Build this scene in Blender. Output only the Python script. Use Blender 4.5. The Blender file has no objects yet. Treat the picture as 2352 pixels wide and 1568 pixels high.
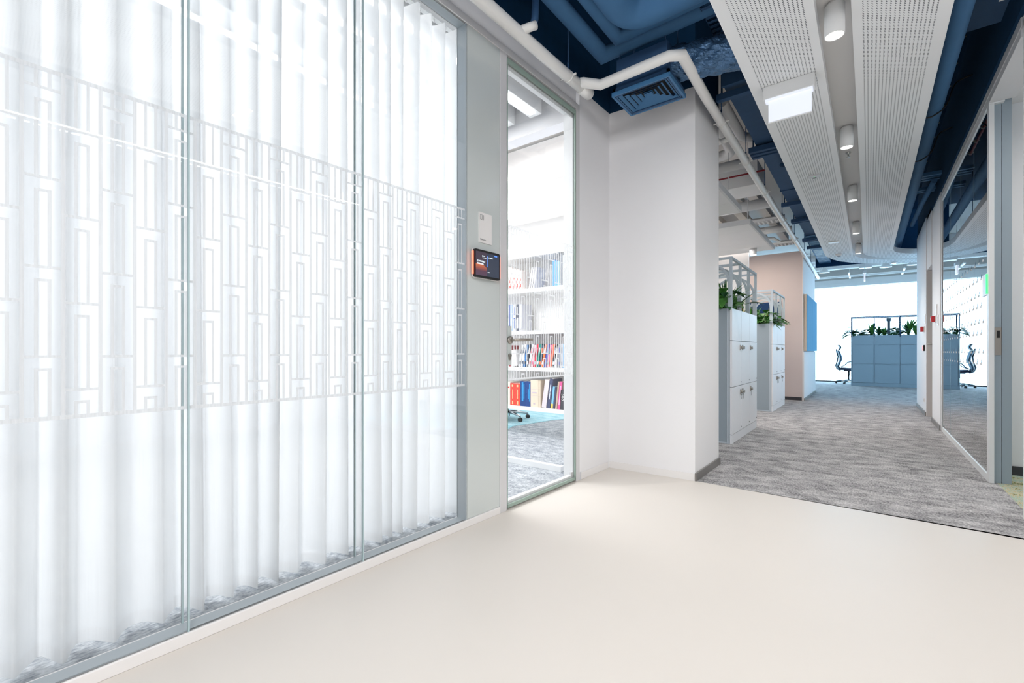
import bpy, math, random
from math import sin, cos, pi, radians, atan, sqrt
from mathutils import Vector, Matrix
random.seed(7)
SC = bpy.context.scene
COL = SC.collection
# ---------------------------------------------------------------- camera, world, exposure
F_PX = 1045.0
AZ = atan(820 / F_PX)                    # camera looks this far to the left of the corridor
cam_d = bpy.data.cameras.new('camera')
cam = bpy.data.objects.new('camera', cam_d); COL.objects.link(cam)
cam_d.sensor_width = 36.0
cam_d.lens = 36.0 * F_PX / 2352.0
cam_d.shift_y = 22.0 / 2352.0
cam_d.clip_start = 0.02
cam.location = (0, 0, 1.0)
cam.rotation_euler = (pi / 2, 0, AZ)
SC.camera = cam
SC.view_settings.view_transform = 'Standard'
SC.view_settings.look = 'None'
SC.view_settings.gamma = 1
SC.view_settings.use_curve_mapping = False
SC.view_settings.exposure = 0.0
cy = SC.cycles
cy.use_denoising = True
cy.max_bounces = 7; cy.diffuse_bounces = 4; cy.glossy_bounces = 3; cy.transmission_bounces = 4
cy.transparent_max_bounces = 18
cy.caustics_reflective = False; cy.caustics_refractive = False
cy.sample_clamp_indirect = 6
cy.use_adaptive_sampling = True; cy.adaptive_threshold = .025
world = bpy.data.worlds.new('world'); SC.world = world; world.use_nodes = True
wn = world.node_tree.nodes; wn['Background'].inputs[0].default_value = (0.50, 0.78, 1.0, 1)
wn['Background'].inputs[1].default_value = 7.5

def area(name, loc, sx, sy, watts, col=(1, .97, .93), rot=(0, 0, 0), spread=180):
    d = bpy.data.lights.new(name, 'AREA'); d.shape = 'RECTANGLE'; d.size = sx; d.size_y = sy
    d.energy = watts; d.color = col; d.spread = radians(spread)
    o = bpy.data.objects.new(name, d); COL.objects.link(o); o.location = loc; o.rotation_euler = rot
    return o
WARM = (1, .955, .90); NEUT = (1, .99, .985); COOL = (.93, .97, 1)
# added fill lights for the foyer, out of view behind and beside the camera
area('foyer_fill', (1.3, -1.5, 3.05), 1.6, 1.2, 104, NEUT, rot=(radians(38), 0, radians(14)))
area('foyer_fill', (-.7, -1.9, 3.05), 1.4, 1.0, 66, NEUT, rot=(radians(30), 0, 0))
# library luminaires behind the curtain, plus one added fill
area('library_light', (-3.6, .3, 3.2), 1.6, 4.4, 104, COOL)
area('library_light', (-3.3, 2.2, 3.05), 1.4, 1.4, 46, NEUT)
area('library_light', (-3.0, 3.9, 3.5), 1.6, .4, 26, NEUT)  # added fill behind the soffit, brightens the top of the bookcase
area('library_light', (-4.6, 4.0, 3.1), 2.0, 4.0, 120, NEUT)
area('library_light', (-3.0, 6.5, 3.3), 2.0, 2.0, 80, NEUT)
# open office left of the corridor
area('office_lamp', (-1.9, 9.4, 3.0), .8, 1.2, 36, (1, .88, .78))
area('office_lamp', (-1.9, 7.2, 2.57), .9, 1.4, 34, (1, .92, .86))
# small meeting room on the right
area('meeting_lamp', (1.7, 4.4, 2.8), .8, .5, 14, WARM)

# ---------------------------------------------------------------- frames
TH = 0.023253886
def W(p): return Vector(p)
class Frame:
    def __init__(s, rz): s.rz = rz; s.m = Matrix.Rotation(rz, 3, 'Z')
    def to(s, p): return s.m @ Vector(p)
FW = Frame(0.0)
FG = Frame(-TH)            # frame of the glass wall: x = across (wall at -1.84), y = along
ORG = {}

def link(o):
    COL.objects.link(o); return o
def tag(o, label=None, cat=None, group=None, kind=None):
    if label: o['label'] = label
    if cat: o['category'] = cat
    if group: o['group'] = group
    if kind: o['kind'] = kind
    return o
def thing(name, label, cat, loc=(0, 0, 0), group=None, fr=FW, kind=None):
    o = link(bpy.data.objects.new(name, None)); o.empty_display_size = .1
    o.location = fr.to(loc); o.rotation_euler = (0, 0, fr.rz)
    ORG[o.name] = Vector(loc)
    return tag(o, label, cat, group, kind)

class MB:
    def __init__(s): s.v = []; s.f = []; s.sm = []; s.mi = []; s.cur = 0
    def add(s, vs, fs, smooth=False):
        b = len(s.v); s.v += [tuple(p) for p in vs]
        for f in fs: s.f.append(tuple(b + i for i in f)); s.sm.append(smooth); s.mi.append(s.cur)
        return s
    def mat(s, i): s.cur = i; return s
    def box(s, x0, y0, z0, x1, y1, z1):
        if x0 > x1: x0, x1 = x1, x0
        if y0 > y1: y0, y1 = y1, y0
        if z0 > z1: z0, z1 = z1, z0
        return s.add([(x0,y0,z0),(x1,y0,z0),(x1,y1,z0),(x0,y1,z0),(x0,y0,z1),(x1,y0,z1),(x1,y1,z1),(x0,y1,z1)],
              [(0,3,2,1),(4,5,6,7),(0,1,5,4),(1,2,6,5),(2,3,7,6),(3,0,4,7)])
    def rbox(s, c, ax, ay, az, hx, hy, hz):
        c = Vector(c); ax = Vector(ax) * hx; ay = Vector(ay) * hy; az = Vector(az) * hz
        P = [c + i * ax + j * ay + k * az for k in (-1, 1) for (i, j) in ((-1,-1),(1,-1),(1,1),(-1,1))]
        return s.add(P, [(0,3,2,1),(4,5,6,7),(0,1,5,4),(1,2,6,5),(2,3,7,6),(3,0,4,7)])
    def bar(s, p0, p1, w, h):            # rectangular bar between points
        p0 = Vector(p0); p1 = Vector(p1); t = (p1 - p0); L = t.length; t.normalize()
        up = Vector((0, 0, 1)) if abs(t.z) < .95 else Vector((0, 1, 0))
        sd = t.cross(up).normalized(); up = sd.cross(t).normalized()
        return s.rbox((p0 + p1) / 2, sd, t, up, w / 2, L / 2, h / 2)
    def tube(s, path, r, n=12, caps=True, sy=1.0):
        P = [Vector(p) for p in path]; m = len(P)
        T = [(P[i + 1] - P[i]).normalized() for i in range(m - 1)]
        tan = [T[0]] + [(T[i - 1] + T[i]).normalized() for i in range(1, m - 1)] + [T[-1]]
        up = Vector((0, 0, 1)) if abs(T[0].z) < .9 else Vector((1, 0, 0))
        sd = T[0].cross(up).normalized()
        vs = []; rr = r if hasattr(r, '__len__') else [r] * m
        for i in range(m):
            t = tan[i]; sd = (sd - t * sd.dot(t)).normalized(); u = sd.cross(t).normalized()
            k = 1.0; dirn = None
            if 0 < i < m - 1:
                ca = max(.35, T[i].dot(t)); k = 1 / ca
                dirn = (T[i] - T[i - 1])
                dirn = dirn.normalized() if dirn.length > 1e-5 else None
            for j in range(n):
                a = 2 * pi * j / n
                o = sd * cos(a) * rr[i] + u * sin(a) * rr[i] * sy
                if dirn: o = o + dirn * (o.dot(dirn) * (k - 1))
                vs.append(P[i] + o)
        fs = [(i*n + j, i*n + (j+1) % n, (i+1)*n + (j+1) % n, (i+1)*n + j) for i in range(m-1) for j in range(n)]
        s.add(vs, fs, True)
        if caps:
            b = len(s.v) - len(vs)
            s.f.append(tuple(b + j for j in range(n))[::-1]); s.sm.append(False); s.mi.append(s.cur)
            s.f.append(tuple(b + (m-1)*n + j for j in range(n))); s.sm.append(False); s.mi.append(s.cur)
        return s
    def lathe(s, prof, c=(0, 0, 0), n=24, axis='z'):
        vs = []; m = len(prof)
        for (r, z) in prof:
            for j in range(n):
                a = 2 * pi * j / n
                p = (r * cos(a), r * sin(a), z)
                if axis == 'x': p = (z, r * cos(a), r * sin(a))
                if axis == 'y': p = (r * sin(a), z, r * cos(a))
                vs.append((c[0] + p[0], c[1] + p[1], c[2] + p[2]))
        return s.add(vs, [(i*n+j, i*n+(j+1) % n, (i+1)*n+(j+1) % n, (i+1)*n+j) for i in range(m-1) for j in range(n)], True)
    def prism(s, poly, z0, z1):
        n = len(poly)
        vs = [(x, y, z0) for x, y in poly] + [(x, y, z1) for x, y in poly]
        fs = [tuple(range(n))[::-1], tuple(range(n, 2*n))] + [(i, (i+1) % n, n + (i+1) % n, n + i) for i in range(n)]
        return s.add(vs, fs)
    def strip(s, A, B, z0, z1):          # flat band between two plan polylines, with thickness
        n = len(A)
        vs = [(x, y, z) for z in (z0, z1) for L in (A, B) for x, y in L]
        fs = []
        for i in range(n - 1):
            fs += [(i, n+i, n+i+1, i+1), (2*n+i, 2*n+i+1, 3*n+i+1, 3*n+i), (i, i+1, 2*n+i+1, 2*n+i), (n+i, 3*n+i, 3*n+i+1, n+i+1)]
        fs += [(0, 2*n, 3*n, n), (n-1, 2*n-1, 4*n-1, 3*n-1)]
        return s.add(vs, fs)
    def build(s, name, mat, parent=None, fr=FW, loc=None, bevel=0, kind=None, label=None, cat=None, group=None, solid=0):
        me = bpy.data.meshes.new(name)
        if parent is not None:
            o0 = ORG[parent.name]
        else:
            o0 = Vector(loc) if loc is not None else Vector((0, 0, 0))
        me.from_pydata([tuple(Vector(p) - o0) for p in s.v], [], s.f)
        me.polygons.foreach_set('use_smooth', s.sm)
        for m_ in (mat if isinstance(mat, (list, tuple)) else [mat]): me.materials.append(m_)
        if any(s.mi): me.polygons.foreach_set('material_index', s.mi)
        me.update()
        o = link(bpy.data.objects.new(name, me))
        ORG[o.name] = o0
        if parent is not None: o.parent = parent
        else: o.location = fr.to(o0); o.rotation_euler = (0, 0, fr.rz)
        if bevel:
            b = o.modifiers.new('bevel', 'BEVEL'); b.width = bevel; b.segments = 2; b.limit_method = 'ANGLE'
        return tag(o, label, cat, group, kind)
def copy_tree(o, parent=None):
    c = link(o.copy()); ORG[c.name] = ORG.get(o.name, Vector())
    if parent is not None: c.parent = parent
    for ch in list(o.children): copy_tree(ch, c)
    return c

def text(body, size, parent, pos, M, mat, name='lettering', align='LEFT'):
    cu = bpy.data.curves.new(name, 'FONT'); cu.body = body; cu.size = size; cu.extrude = .0004; cu.align_x = align
    cu.materials.append(mat)
    o = link(bpy.data.objects.new(name, cu))
    m = Matrix([[M[0][0], M[1][0], M[2][0]], [M[0][1], M[1][1], M[2][1]], [M[0][2], M[1][2], M[2][2]]]).to_4x4()
    m.translation = Vector(pos) - ORG[parent.name]
    me = bpy.data.meshes.new_from_object(o); bpy.data.objects.remove(o)
    q = link(bpy.data.objects.new(name, me)); q.parent = parent; q.matrix_local = m
    return q
# ---------------------------------------------------------------- materials
def srgb(r, g, b):
    f = lambda c: (c/255/12.92) if c/255 <= .04045 else ((c/255+.055)/1.055)**2.4
    return (f(r), f(g), f(b), 1)
def new_mat(name):
    m = bpy.data.materials.new(name); m.use_nodes = True
    return m, m.node_tree.nodes, m.node_tree.links, m.node_tree.nodes['Principled BSDF']
def pbr(name, col, rough=.5, metal=0, noise=0, scale=30, bump=0, spec=.5, emit=None, es=0, coat=0):
    m, n, l, b = new_mat(name)
    b.inputs['Base Color'].default_value = col
    b.inputs['Roughness'].default_value = rough; b.inputs['Metallic'].default_value = metal
    b.inputs['Specular IOR Level'].default_value = spec
    b.inputs['Coat Weight'].default_value = coat
    if emit: b.inputs['Emission Color'].default_value = emit; b.inputs['Emission Strength'].default_value = es
    if noise or bump:
        tc = n.new('ShaderNodeTexCoord'); nz = n.new('ShaderNodeTexNoise'); nz.inputs['Scale'].default_value = scale
        nz.inputs['Detail'].default_value = 4
        l.new(tc.outputs['Object'], nz.inputs['Vector'])
        if noise:
            mx = n.new('ShaderNodeMix'); mx.data_type = 'RGBA'
            mx.inputs['A'].default_value = tuple(c * (1 - noise) for c in col[:3]) + (1,)
            mx.inputs['B'].default_value = tuple(min(1, c * (1 + noise)) for c in col[:3]) + (1,)
            l.new(nz.outputs['Fac'], mx.inputs['Factor']); l.new(mx.outputs['Result'], b.inputs['Base Color'])
        if bump:
            bp = n.new('ShaderNodeBump'); bp.inputs['Strength'].default_value = bump; bp.inputs['Distance'].default_value = .01
            l.new(nz.outputs['Fac'], bp.inputs['Height']); l.new(bp.outputs['Normal'], b.inputs['Normal'])
    return m
M = {}
M['wall'] = pbr('wall_paint', srgb(240, 240, 242), .7, noise=.015, scale=3, bump=.03)
M['wall_pink'] = pbr('wall_paint_warm', srgb(224, 210, 206), .8, noise=.02, scale=4)
M['base_white'] = pbr('white_skirting', srgb(238, 236, 235), .45)
M['base_metal'] = pbr('brushed_skirting', srgb(150, 148, 145), .35, metal=.7, noise=.1, scale=60)
M['base_dark'] = pbr('dark_skirting', srgb(62, 62, 68), .6)
M['cream'] = pbr('cream_resin', srgb(222, 216, 209), .42, noise=.02, scale=1.6, spec=.35)
M['blue'] = pbr('blue_paint', srgb(14, 52, 84), .85, noise=.15, scale=14, spec=.15)
M['blue_soft'] = pbr('blue_duct_wrap', srgb(68, 112, 154), .7, noise=.08, scale=10, spec=.25)
M['blue_mid'] = pbr('blue_duct_paint', srgb(42, 78, 116), .7, noise=.1, scale=12)
M['blue_metal'] = pbr('blue_enamel', srgb(58, 112, 158), .5)
M['foil'] = pbr('crumpled_foil', srgb(70, 104, 140), .3, metal=.45, noise=.4, scale=22, bump=1.6)
M['white_metal'] = pbr('white_enamel', srgb(232, 234, 235), .4)
M['pipe_white'] = pbr('white_pipe', srgb(234, 234, 232), .45)
M['frame'] = pbr('partition_frame', srgb(214, 214, 216), .4)
M['channel'] = pbr('inner_channel', srgb(176, 186, 192), .5)
M['locker'] = pbr('locker_white', srgb(238, 241, 246), .42)
M['locker_side'] = pbr('locker_grey', srgb(158, 172, 182), .55)
M['lattice'] = pbr('lattice_grey', srgb(196, 208, 218), .5)
M['island'] = pbr('island_grey', srgb(160, 182, 196), .55)
M['steel'] = pbr('brushed_steel', srgb(170, 165, 158), .3, metal=.9)
M['chrome'] = pbr('chrome', srgb(210, 212, 215), .15, metal=1)
M['black'] = pbr('black_plastic', srgb(22, 22, 24), .4)
M['dark'] = pbr('dark_gap', srgb(40, 44, 48), .8)
M['paper'] = pbr('page_block', srgb(240, 236, 228), .8, noise=.05, scale=200)
M['red'] = pbr('red_plastic', srgb(196, 40, 48), .4)
M['red_pipe'] = pbr('red_pipe', srgb(150, 40, 52), .5)
M['slab'] = pbr('white_slab', srgb(196, 192, 188), .85, noise=.08, scale=3)
M['duct_white'] = pbr('white_duct', srgb(224, 224, 224), .5, noise=.03, scale=8)
M['tile'] = pbr('acoustic_tile', srgb(240, 238, 238), .8, noise=.02, scale=80)
M['felt_blue'] = pbr('blue_felt', srgb(104, 176, 218), .9, noise=.06, scale=120)
M['felt_navy'] = pbr('navy_felt', srgb(32, 66, 112), .9, noise=.1, scale=120)
M['beige'] = pbr('beige_edge', srgb(206, 192, 176), .7)
M['door_paint'] = pbr('door_laminate', srgb(206, 200, 196), .5)
M['shelf'] = pbr('white_shelf', srgb(244, 243, 242), .5)
M['leaf'] = pbr('leaf_green', srgb(84, 148, 66), .45, noise=.4, scale=9)
M['leaf2'] = pbr('leaf_dark', srgb(48, 96, 62), .45, noise=.4, scale=9)
M['leaf_y'] = pbr('leaf_variegated', srgb(150, 140, 62), .5, noise=.4, scale=12)
M['soil'] = pbr('soil', srgb(52, 42, 34), .9)
M['chair'] = pbr('chair_mesh', srgb(52, 84, 104), .6)
M['chair_frame'] = pbr('chair_frame', srgb(70, 96, 112), .35)
M['chair_seat'] = pbr('chair_seat', srgb(44, 50, 72), .8)
M['frit'] = pbr('green_glass_edge', srgb(150, 170, 160), .3)
M['panel_glass'] = pbr('back_painted_glass', srgb(206, 213, 212), .12, coat=.3, spec=.5)
M['seam'] = pbr('glass_joint_green', srgb(176, 198, 202), .25)
M['rub'] = pbr('grey_text', srgb(90, 90, 92), .6)
M['orange_led'] = pbr('orange_led', srgb(255, 150, 120), .4, emit=srgb(255, 120, 90), es=1.6)
M['lamp_emit'] = pbr('lamp_lens', (1, 1, 1, 1), .4, emit=(1, .95, .86, 1), es=14)
M['led'] = pbr('led_diffuser', (1, 1, 1, 1), .4, emit=(1, .98, .95, 1), es=9)
M['sign_lit'] = pbr('lit_acrylic', (.35, .35, .36, 1), .4, emit=(.80, .86, 1, 1), es=.82)
M['green_lit'] = pbr('green_acrylic', (.1, .8, .3, 1), .4, emit=(.06, .85, .22, 1), es=1.0)
M['red_lit'] = pbr('red_indicator', (.9, .1, .05, 1), .4, emit=(1, .05, .02, 1), es=2)

def glass(name, tint, refl, ior=1.5, rough=0.0):
    m, n, l, b = new_mat(name); n.remove(b)
    out = n['Material Output']
    tr = n.new('ShaderNodeBsdfTransparent'); tr.inputs[0].default_value = tint
    gl = n.new('ShaderNodeBsdfGlossy'); gl.inputs['Roughness'].default_value = rough
    r0 = ((ior - 1) / (ior + 1)) ** 2
    lw = n.new('ShaderNodeLayerWeight'); lw.inputs[0].default_value = .5
    pw = n.new('ShaderNodeMath'); pw.operation = 'POWER'; pw.inputs[1].default_value = 5
    ma = n.new('ShaderNodeMath'); ma.operation = 'MULTIPLY_ADD'; ma.inputs[1].default_value = 1 - r0; ma.inputs[2].default_value = r0
    mu = n.new('ShaderNodeMath'); mu.operation = 'MULTIPLY'; mu.inputs[1].default_value = refl; mu.use_clamp = True
    mx = n.new('ShaderNodeMixShader')
    l.new(lw.outputs['Facing'], pw.inputs[0]); l.new(pw.outputs[0], ma.inputs[0]); l.new(ma.outputs[0], mu.inputs[0]); l.new(mu.outputs[0], mx.inputs[0])
    l.new(tr.outputs[0], mx.inputs[1]); l.new(gl.outputs[0], mx.inputs[2]); l.new(mx.outputs[0], out.inputs[0])
    return m
M['glass'] = glass('clear_glass', (.993, .996, .998, 1), 1.0)
M['glass_r'] = glass('clear_glass_grey', (.80, .86, .86, 1), 1.9)
def sheer(name, col, transp, transl):
    m, n, l, b = new_mat(name); n.remove(b); out = n['Material Output']
    tr = n.new('ShaderNodeBsdfTransparent'); df = n.new('ShaderNodeBsdfDiffuse'); tl = n.new('ShaderNodeBsdfTranslucent')
    df.inputs[0].default_value = col; tl.inputs[0].default_value = col
    tc = n.new('ShaderNodeTexCoord'); mp = n.new('ShaderNodeMapping'); mp.inputs['Scale'].default_value = (160, 160, 5)
    nz = n.new('ShaderNodeTexNoise'); nz.inputs['Scale'].default_value = 1
    mr = n.new('ShaderNodeMapRange'); mr.inputs['To Min'].default_value = transp * .7; mr.inputs['To Max'].default_value = transp * 1.3
    l.new(tc.outputs['Object'], mp.inputs[0]); l.new(mp.outputs[0], nz.inputs['Vector']); l.new(nz.outputs['Fac'], mr.inputs[0])
    a = n.new('ShaderNodeMixShader'); a.inputs[0].default_value = transl
    c = n.new('ShaderNodeMixShader')
    l.new(mr.outputs[0], c.inputs[0])
    l.new(df.outputs[0], a.inputs[1]); l.new(tl.outputs[0], a.inputs[2])
    l.new(a.outputs[0], c.inputs[1]); l.new(tr.outputs[0], c.inputs[2]); l.new(c.outputs[0], out.inputs[0])
    return m
M['curtain'] = sheer('sheer_curtain', (.95, .965, .975, 1), .12, .52)
M['hem'] = sheer('curtain_hem', (.98, .985, .99, 1), .16, .62)
M['film'] = sheer('frosted_film', (.96, .97, .98, 1), .46, .35)
M['film_dash'] = sheer('dash_film', (.35, .45, .55, 1), .25, .3)
M['film_dot'] = sheer('white_dot_film', (.95, .96, .98, 1), .1, .5)

def carpet(name, c1, c2, c3=None, sx=4.6, sy=8):
    m, n, l, b = new_mat(name)
    tc = n.new('ShaderNodeTexCoord'); mp = n.new('ShaderNodeMapping'); mp.inputs['Scale'].default_value = (sx, sy, 1)
    n1 = n.new('ShaderNodeTexNoise'); n1.inputs['Scale'].default_value = 1; n1.inputs['Detail'].default_value = 6; n1.inputs['Roughness'].default_value = .65
    n2 = n.new('ShaderNodeTexNoise'); n2.inputs['Scale'].default_value = 1; n2.inputs['Detail'].default_value = 2
    mp2 = n.new('ShaderNodeMapping'); mp2.inputs['Scale'].default_value = (95, 40, 1)
    l.new(tc.outputs['Object'], mp.inputs[0]); l.new(mp.outputs[0], n1.inputs['Vector'])
    l.new(tc.outputs['Object'], mp2.inputs[0]); l.new(mp2.outputs[0], n2.inputs['Vector'])
    add = n.new('ShaderNodeMath'); add.operation = 'MULTIPLY_ADD'; add.inputs[1].default_value = .75
    l.new(n2.outputs['Fac'], add.inputs[0])
    sc = n.new('ShaderNodeMath'); sc.operation = 'MULTIPLY_ADD'; sc.inputs[1].default_value = 1.0; sc.inputs[2].default_value = -.38
    l.new(n1.outputs['Fac'], sc.inputs[0]); l.new(sc.outputs[0], add.inputs[2])
    cr = n.new('ShaderNodeValToRGB'); cr.color_ramp.elements[0].position = .22; cr.color_ramp.elements[0].color = c1
    cr.color_ramp.elements[1].position = .78; cr.color_ramp.elements[1].color = c2
    if c3:
        for i, cc in enumerate(c3):
            e = cr.color_ramp.elements.new(.35 + .13 * i); e.color = cc
    l.new(add.outputs[0], cr.inputs[0]); l.new(cr.outputs[0], b.inputs['Base Color'])
    b.inputs['Roughness'].default_value = .95; b.inputs['Specular IOR Level'].default_value = .1
    bp = n.new('ShaderNodeBump'); bp.inputs['Strength'].default_value = .35; bp.inputs['Distance'].default_value = .004
    l.new(n2.outputs['Fac'], bp.inputs['Height']); l.new(bp.outputs['Normal'], b.inputs['Normal'])
    return m
M['carpet'] = carpet('grey_carpet', srgb(96, 96, 99), srgb(208, 206, 207), sx=5.5, sy=8.5)
M['carpet_lib'] = carpet('library_carpet', srgb(96, 106, 116), srgb(204, 208, 212), sx=9, sy=14)
M['carpet_teal'] = carpet('teal_carpet', srgb(120, 182, 198), srgb(200, 228, 234), sx=5, sy=9)
M['carpet_mix'] = carpet('coloured_carpet', srgb(120, 60, 56), srgb(214, 206, 190), [srgb(112, 132, 80), srgb(204, 190, 160), srgb(150, 180, 168)])

def perf():
    m, n, l, b = new_mat('perforated_board')
    tc = n.new('ShaderNodeTexCoord'); sp = n.new('ShaderNodeSeparateXYZ'); l.new(tc.outputs['Object'], sp.inputs[0])
    def mth(op, a, bb=None, c=None):
        x = n.new('ShaderNodeMath'); x.operation = op
        for i, q in enumerate((a, bb, c)):
            if q is None: continue
            if isinstance(q, (int, float)): x.inputs[i].default_value = q
            else: l.new(q, x.inputs[i])
        return x.outputs[0]
    X, Y = sp.outputs['X'], sp.outputs['Y']
    PX, PY = .0191, .0155
    fx = mth('SUBTRACT', mth('FRACT', mth('DIVIDE', mth('ADD', X, 5.0), PX)), .5)
    fy = mth('SUBTRACT', mth('FRACT', mth('DIVIDE', mth('ADD', Y, 9.0), PY)), .5)
    ax = mth('MULTIPLY', fx, PX); ay = mth('MULTIPLY', fy, PY)
    d = mth('SQRT', mth('ADD', mth('MULTIPLY', ax, ax), mth('MULTIPLY', ay, ay)))
    hole = mth('LESS_THAN', d, .0038)
    inr = lambda a, b_: mth('MULTIPLY', mth('GREATER_THAN', X, a), mth('LESS_THAN', X, b_))
    reg = mth('MAXIMUM', mth('MAXIMUM', inr(-.58793, -.2632), inr(-.0340, .2907)), mth('GREATER_THAN', Y, 10.55))
    gn = n.new('ShaderNodeNewGeometry'); sg_ = n.new('ShaderNodeSeparateXYZ'); l.new(gn.outputs['Normal'], sg_.inputs[0])
    flat = mth('GREATER_THAN', mth('ABSOLUTE', sg_.outputs['Z']), .5)
    hole = mth('MULTIPLY', mth('MULTIPLY', hole, reg), flat)
    mx = n.new('ShaderNodeMix'); mx.data_type = 'RGBA'
    mx.inputs['A'].default_value = srgb(240, 243, 245); mx.inputs['B'].default_value = srgb(96, 102, 110)
    l.new(hole, mx.inputs['Factor']); l.new(mx.outputs['Result'], b.inputs['Base Color'])
    b.inputs['Roughness'].default_value = .7
    return m
M['perf'] = perf()
M['raft_plain'] = pbr('raft_white', srgb(214, 213, 212), .7)
M['navy_book'] = pbr('navy_book', srgb(46, 62, 104), .5)
_bk = {}
def bookmat(c):
    if c not in _bk: _bk[c] = pbr('book_cover', srgb(*c), .5, noise=.04, scale=40)
    return _bk[c]
def screen_mat():
    m, n, l, b = new_mat('tablet_screen')
    tc = n.new('ShaderNodeTexCoord'); sp = n.new('ShaderNodeSeparateXYZ'); l.new(tc.outputs['Generated'], sp.inputs[0])
    # y along the wall (0 left, 1 right), z up
    def mth(op, a, bb=None):
        x = n.new('ShaderNodeMath'); x.operation = op
        for i, q in enumerate((a, bb)):
            if q is None: continue
            if isinstance(q, (int, float)): x.inputs[i].default_value = q
            else: l.new(q, x.inputs[i])
        return x.outputs[0]
    Y, Z = sp.outputs['Y'], sp.outputs['Z']
    hill = mth('LESS_THAN', Z, mth('SUBTRACT', .50, mth('MULTIPLY', mth('POWER', mth('ABSOLUTE', mth('SUBTRACT', Y, .12)), 2.0), 1.3)))
    cr = n.new('ShaderNodeValToRGB'); e = cr.color_ramp.elements
    e[0].position = 0; e[0].color = srgb(84, 60, 84); e[1].position = .5; e[1].color = srgb(226, 118, 58)
    x = e.new(.2); x.color = srgb(88, 50, 72); x = e.new(.3); x.color = srgb(156, 78, 66)
    l.new(Z, cr.inputs[0])
    mx = n.new('ShaderNodeMix'); mx.data_type = 'RGBA'; mx.inputs['A'].default_value = srgb(64, 50, 66)
    l.new(hill, mx.inputs['Factor']); l.new(cr.outputs[0], mx.inputs['B'])
    m2 = n.new('ShaderNodeMix'); m2.data_type = 'RGBA'; m2.inputs['B'].default_value = srgb(44, 54, 74)
    l.new(mth('GREATER_THAN', Y, .47), m2.inputs['Factor']); l.new(mx.outputs['Result'], m2.inputs['A'])
    b.inputs['Base Color'].default_value = (.01, .01, .015, 1); b.inputs['Roughness'].default_value = .08
    l.new(m2.outputs['Result'], b.inputs['Emission Color']); b.inputs['Emission Strength'].default_value = .9
    return m
M['screen'] = screen_mat()
M['screen_txt'] = pbr('screen_text', (1, 1, 1, 1), .5, emit=srgb(206, 236, 246), es=1)
M['screen_blue'] = pbr('screen_blue', (.1, .2, .6, 1), .5, emit=srgb(84, 140, 236), es=1)

def S(mb, name, mat, fr=FW, bevel=0, loc=None):
    return mb.build(name, mat, None, fr, loc=loc, bevel=bevel, kind='structure')
# ================================================================= THE SETTING
H0 = 3.04; HC = 3.78; D = -1.84
S(MB().prism([(-2.004, -3.5), (2.8, -3.5), (2.8, 3.57), (-1.054, 3.628), (-1.771, 3.64), (-1.839, 3.64)], -.1, 0), 'floor', M['cream'])
S(MB().prism([(-1.054, 3.628), (.765, 3.573), (.765, 8.8), (1.45, 8.8), (1.45, 11.2), (6, 11.2), (6, 18.14), (-6, 18.14), (-6, 9.15), (-2.61, 9.15), (-2.61, 4.30), (-1.054, 4.30)], -.1, 0), 'floor', M['carpet'])
S(MB().prism([(.765, 3.573), (3.0, 3.57), (3.0, 8.8), (.765, 8.8)], -.1, 0), 'floor', M['carpet_mix'])
S(MB().prism([(-6, -3.5), (-1.925, -3.5), (-1.925, 4.2), (-2.72, 4.75), (-2.85, 8.95), (-6, 8.95)], -.1, 0), 'floor', M['carpet_lib'], fr=FG)
# teal zone of the library carpet
S(MB().prism([(-5.9, 3.9), (-3.45, 4.15), (-3.72, 4.75), (-3.60, 5.5), (-3.35, 6.1), (-2.8, 6.9), (-2.8, 8.8), (-5.9, 8.8)], -.01, .006), 'floor', M['carpet_teal'])
# ceilings
S(MB().prism([(-2.2, -3.5), (3.2, -3.5), (3.2, 3.57), (3.2, 11.9), (-1.0, 11.9), (-1.0, 4.3), (-1.78, 3.61)], HC, HC+.1), 'ceiling', M['blue'])
S(MB().prism([(-2.7, 4.3), (-1.0, 4.3), (-1.0, 11.9), (3.2, 11.9), (6, 11.9), (6, 18.3), (-6, 18.3), (-6, 9.15), (-2.7, 9.15)], HC, HC+.1), 'ceiling', M['slab'])
S(MB().box(-6, -3.5, 3.62, -1.95, 9, 3.7), 'ceiling', M['slab'], fr=FG)
# --- glass wall: opaque parts
w = MB()
w.box(D, -3.5, 2.905, D-.09, 3.009, H0)                        # above the head
w.box(D, 3.06, 0, D-.09, 3.56, H0)                             # right of the door
S(w, 'wall_left', M['wall'], FG)
S(MB().box(D+.001, -3.5, H0, D-.09, 3.62, HC), 'wall_left', M['blue'], FG)
S(MB().box(D+.006, -3.5, 0, D-.085, 2.118, .041), 'baseboard_left', M['base_white'], FG, .003)
S(MB().box(D+.006, 3.075, 0, D, 3.52, .055), 'baseboard_left', M['base_white'], FG, .002)
# --- back wall and column
S(MB().prism([(-1.771, 3.597), (-1.054, 3.628), (-1.047, 4.30), (-1.90, 4.30), (-1.90, 3.597)], 0, H0), 'wall_back', M['wall'])
S(MB().prism([(-1.771, 3.598), (-1.054, 3.629), (-1.048, 4.30), (-1.90, 4.30), (-1.90, 3.598)], H0, HC), 'wall_back', M['blue'])
S(MB().prism([(-1.765, 3.591), (-1.047, 3.622), (-1.047, 3.628), (-1.771, 3.597)], 0, .056), 'baseboard_back', M['base_white'])
S(MB().prism([(-1.054, 3.618), (-1.041, 3.618), (-1.034, 4.31), (-1.047, 4.31)], 0, .06), 'baseboard_back', M['base_metal'])
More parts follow.
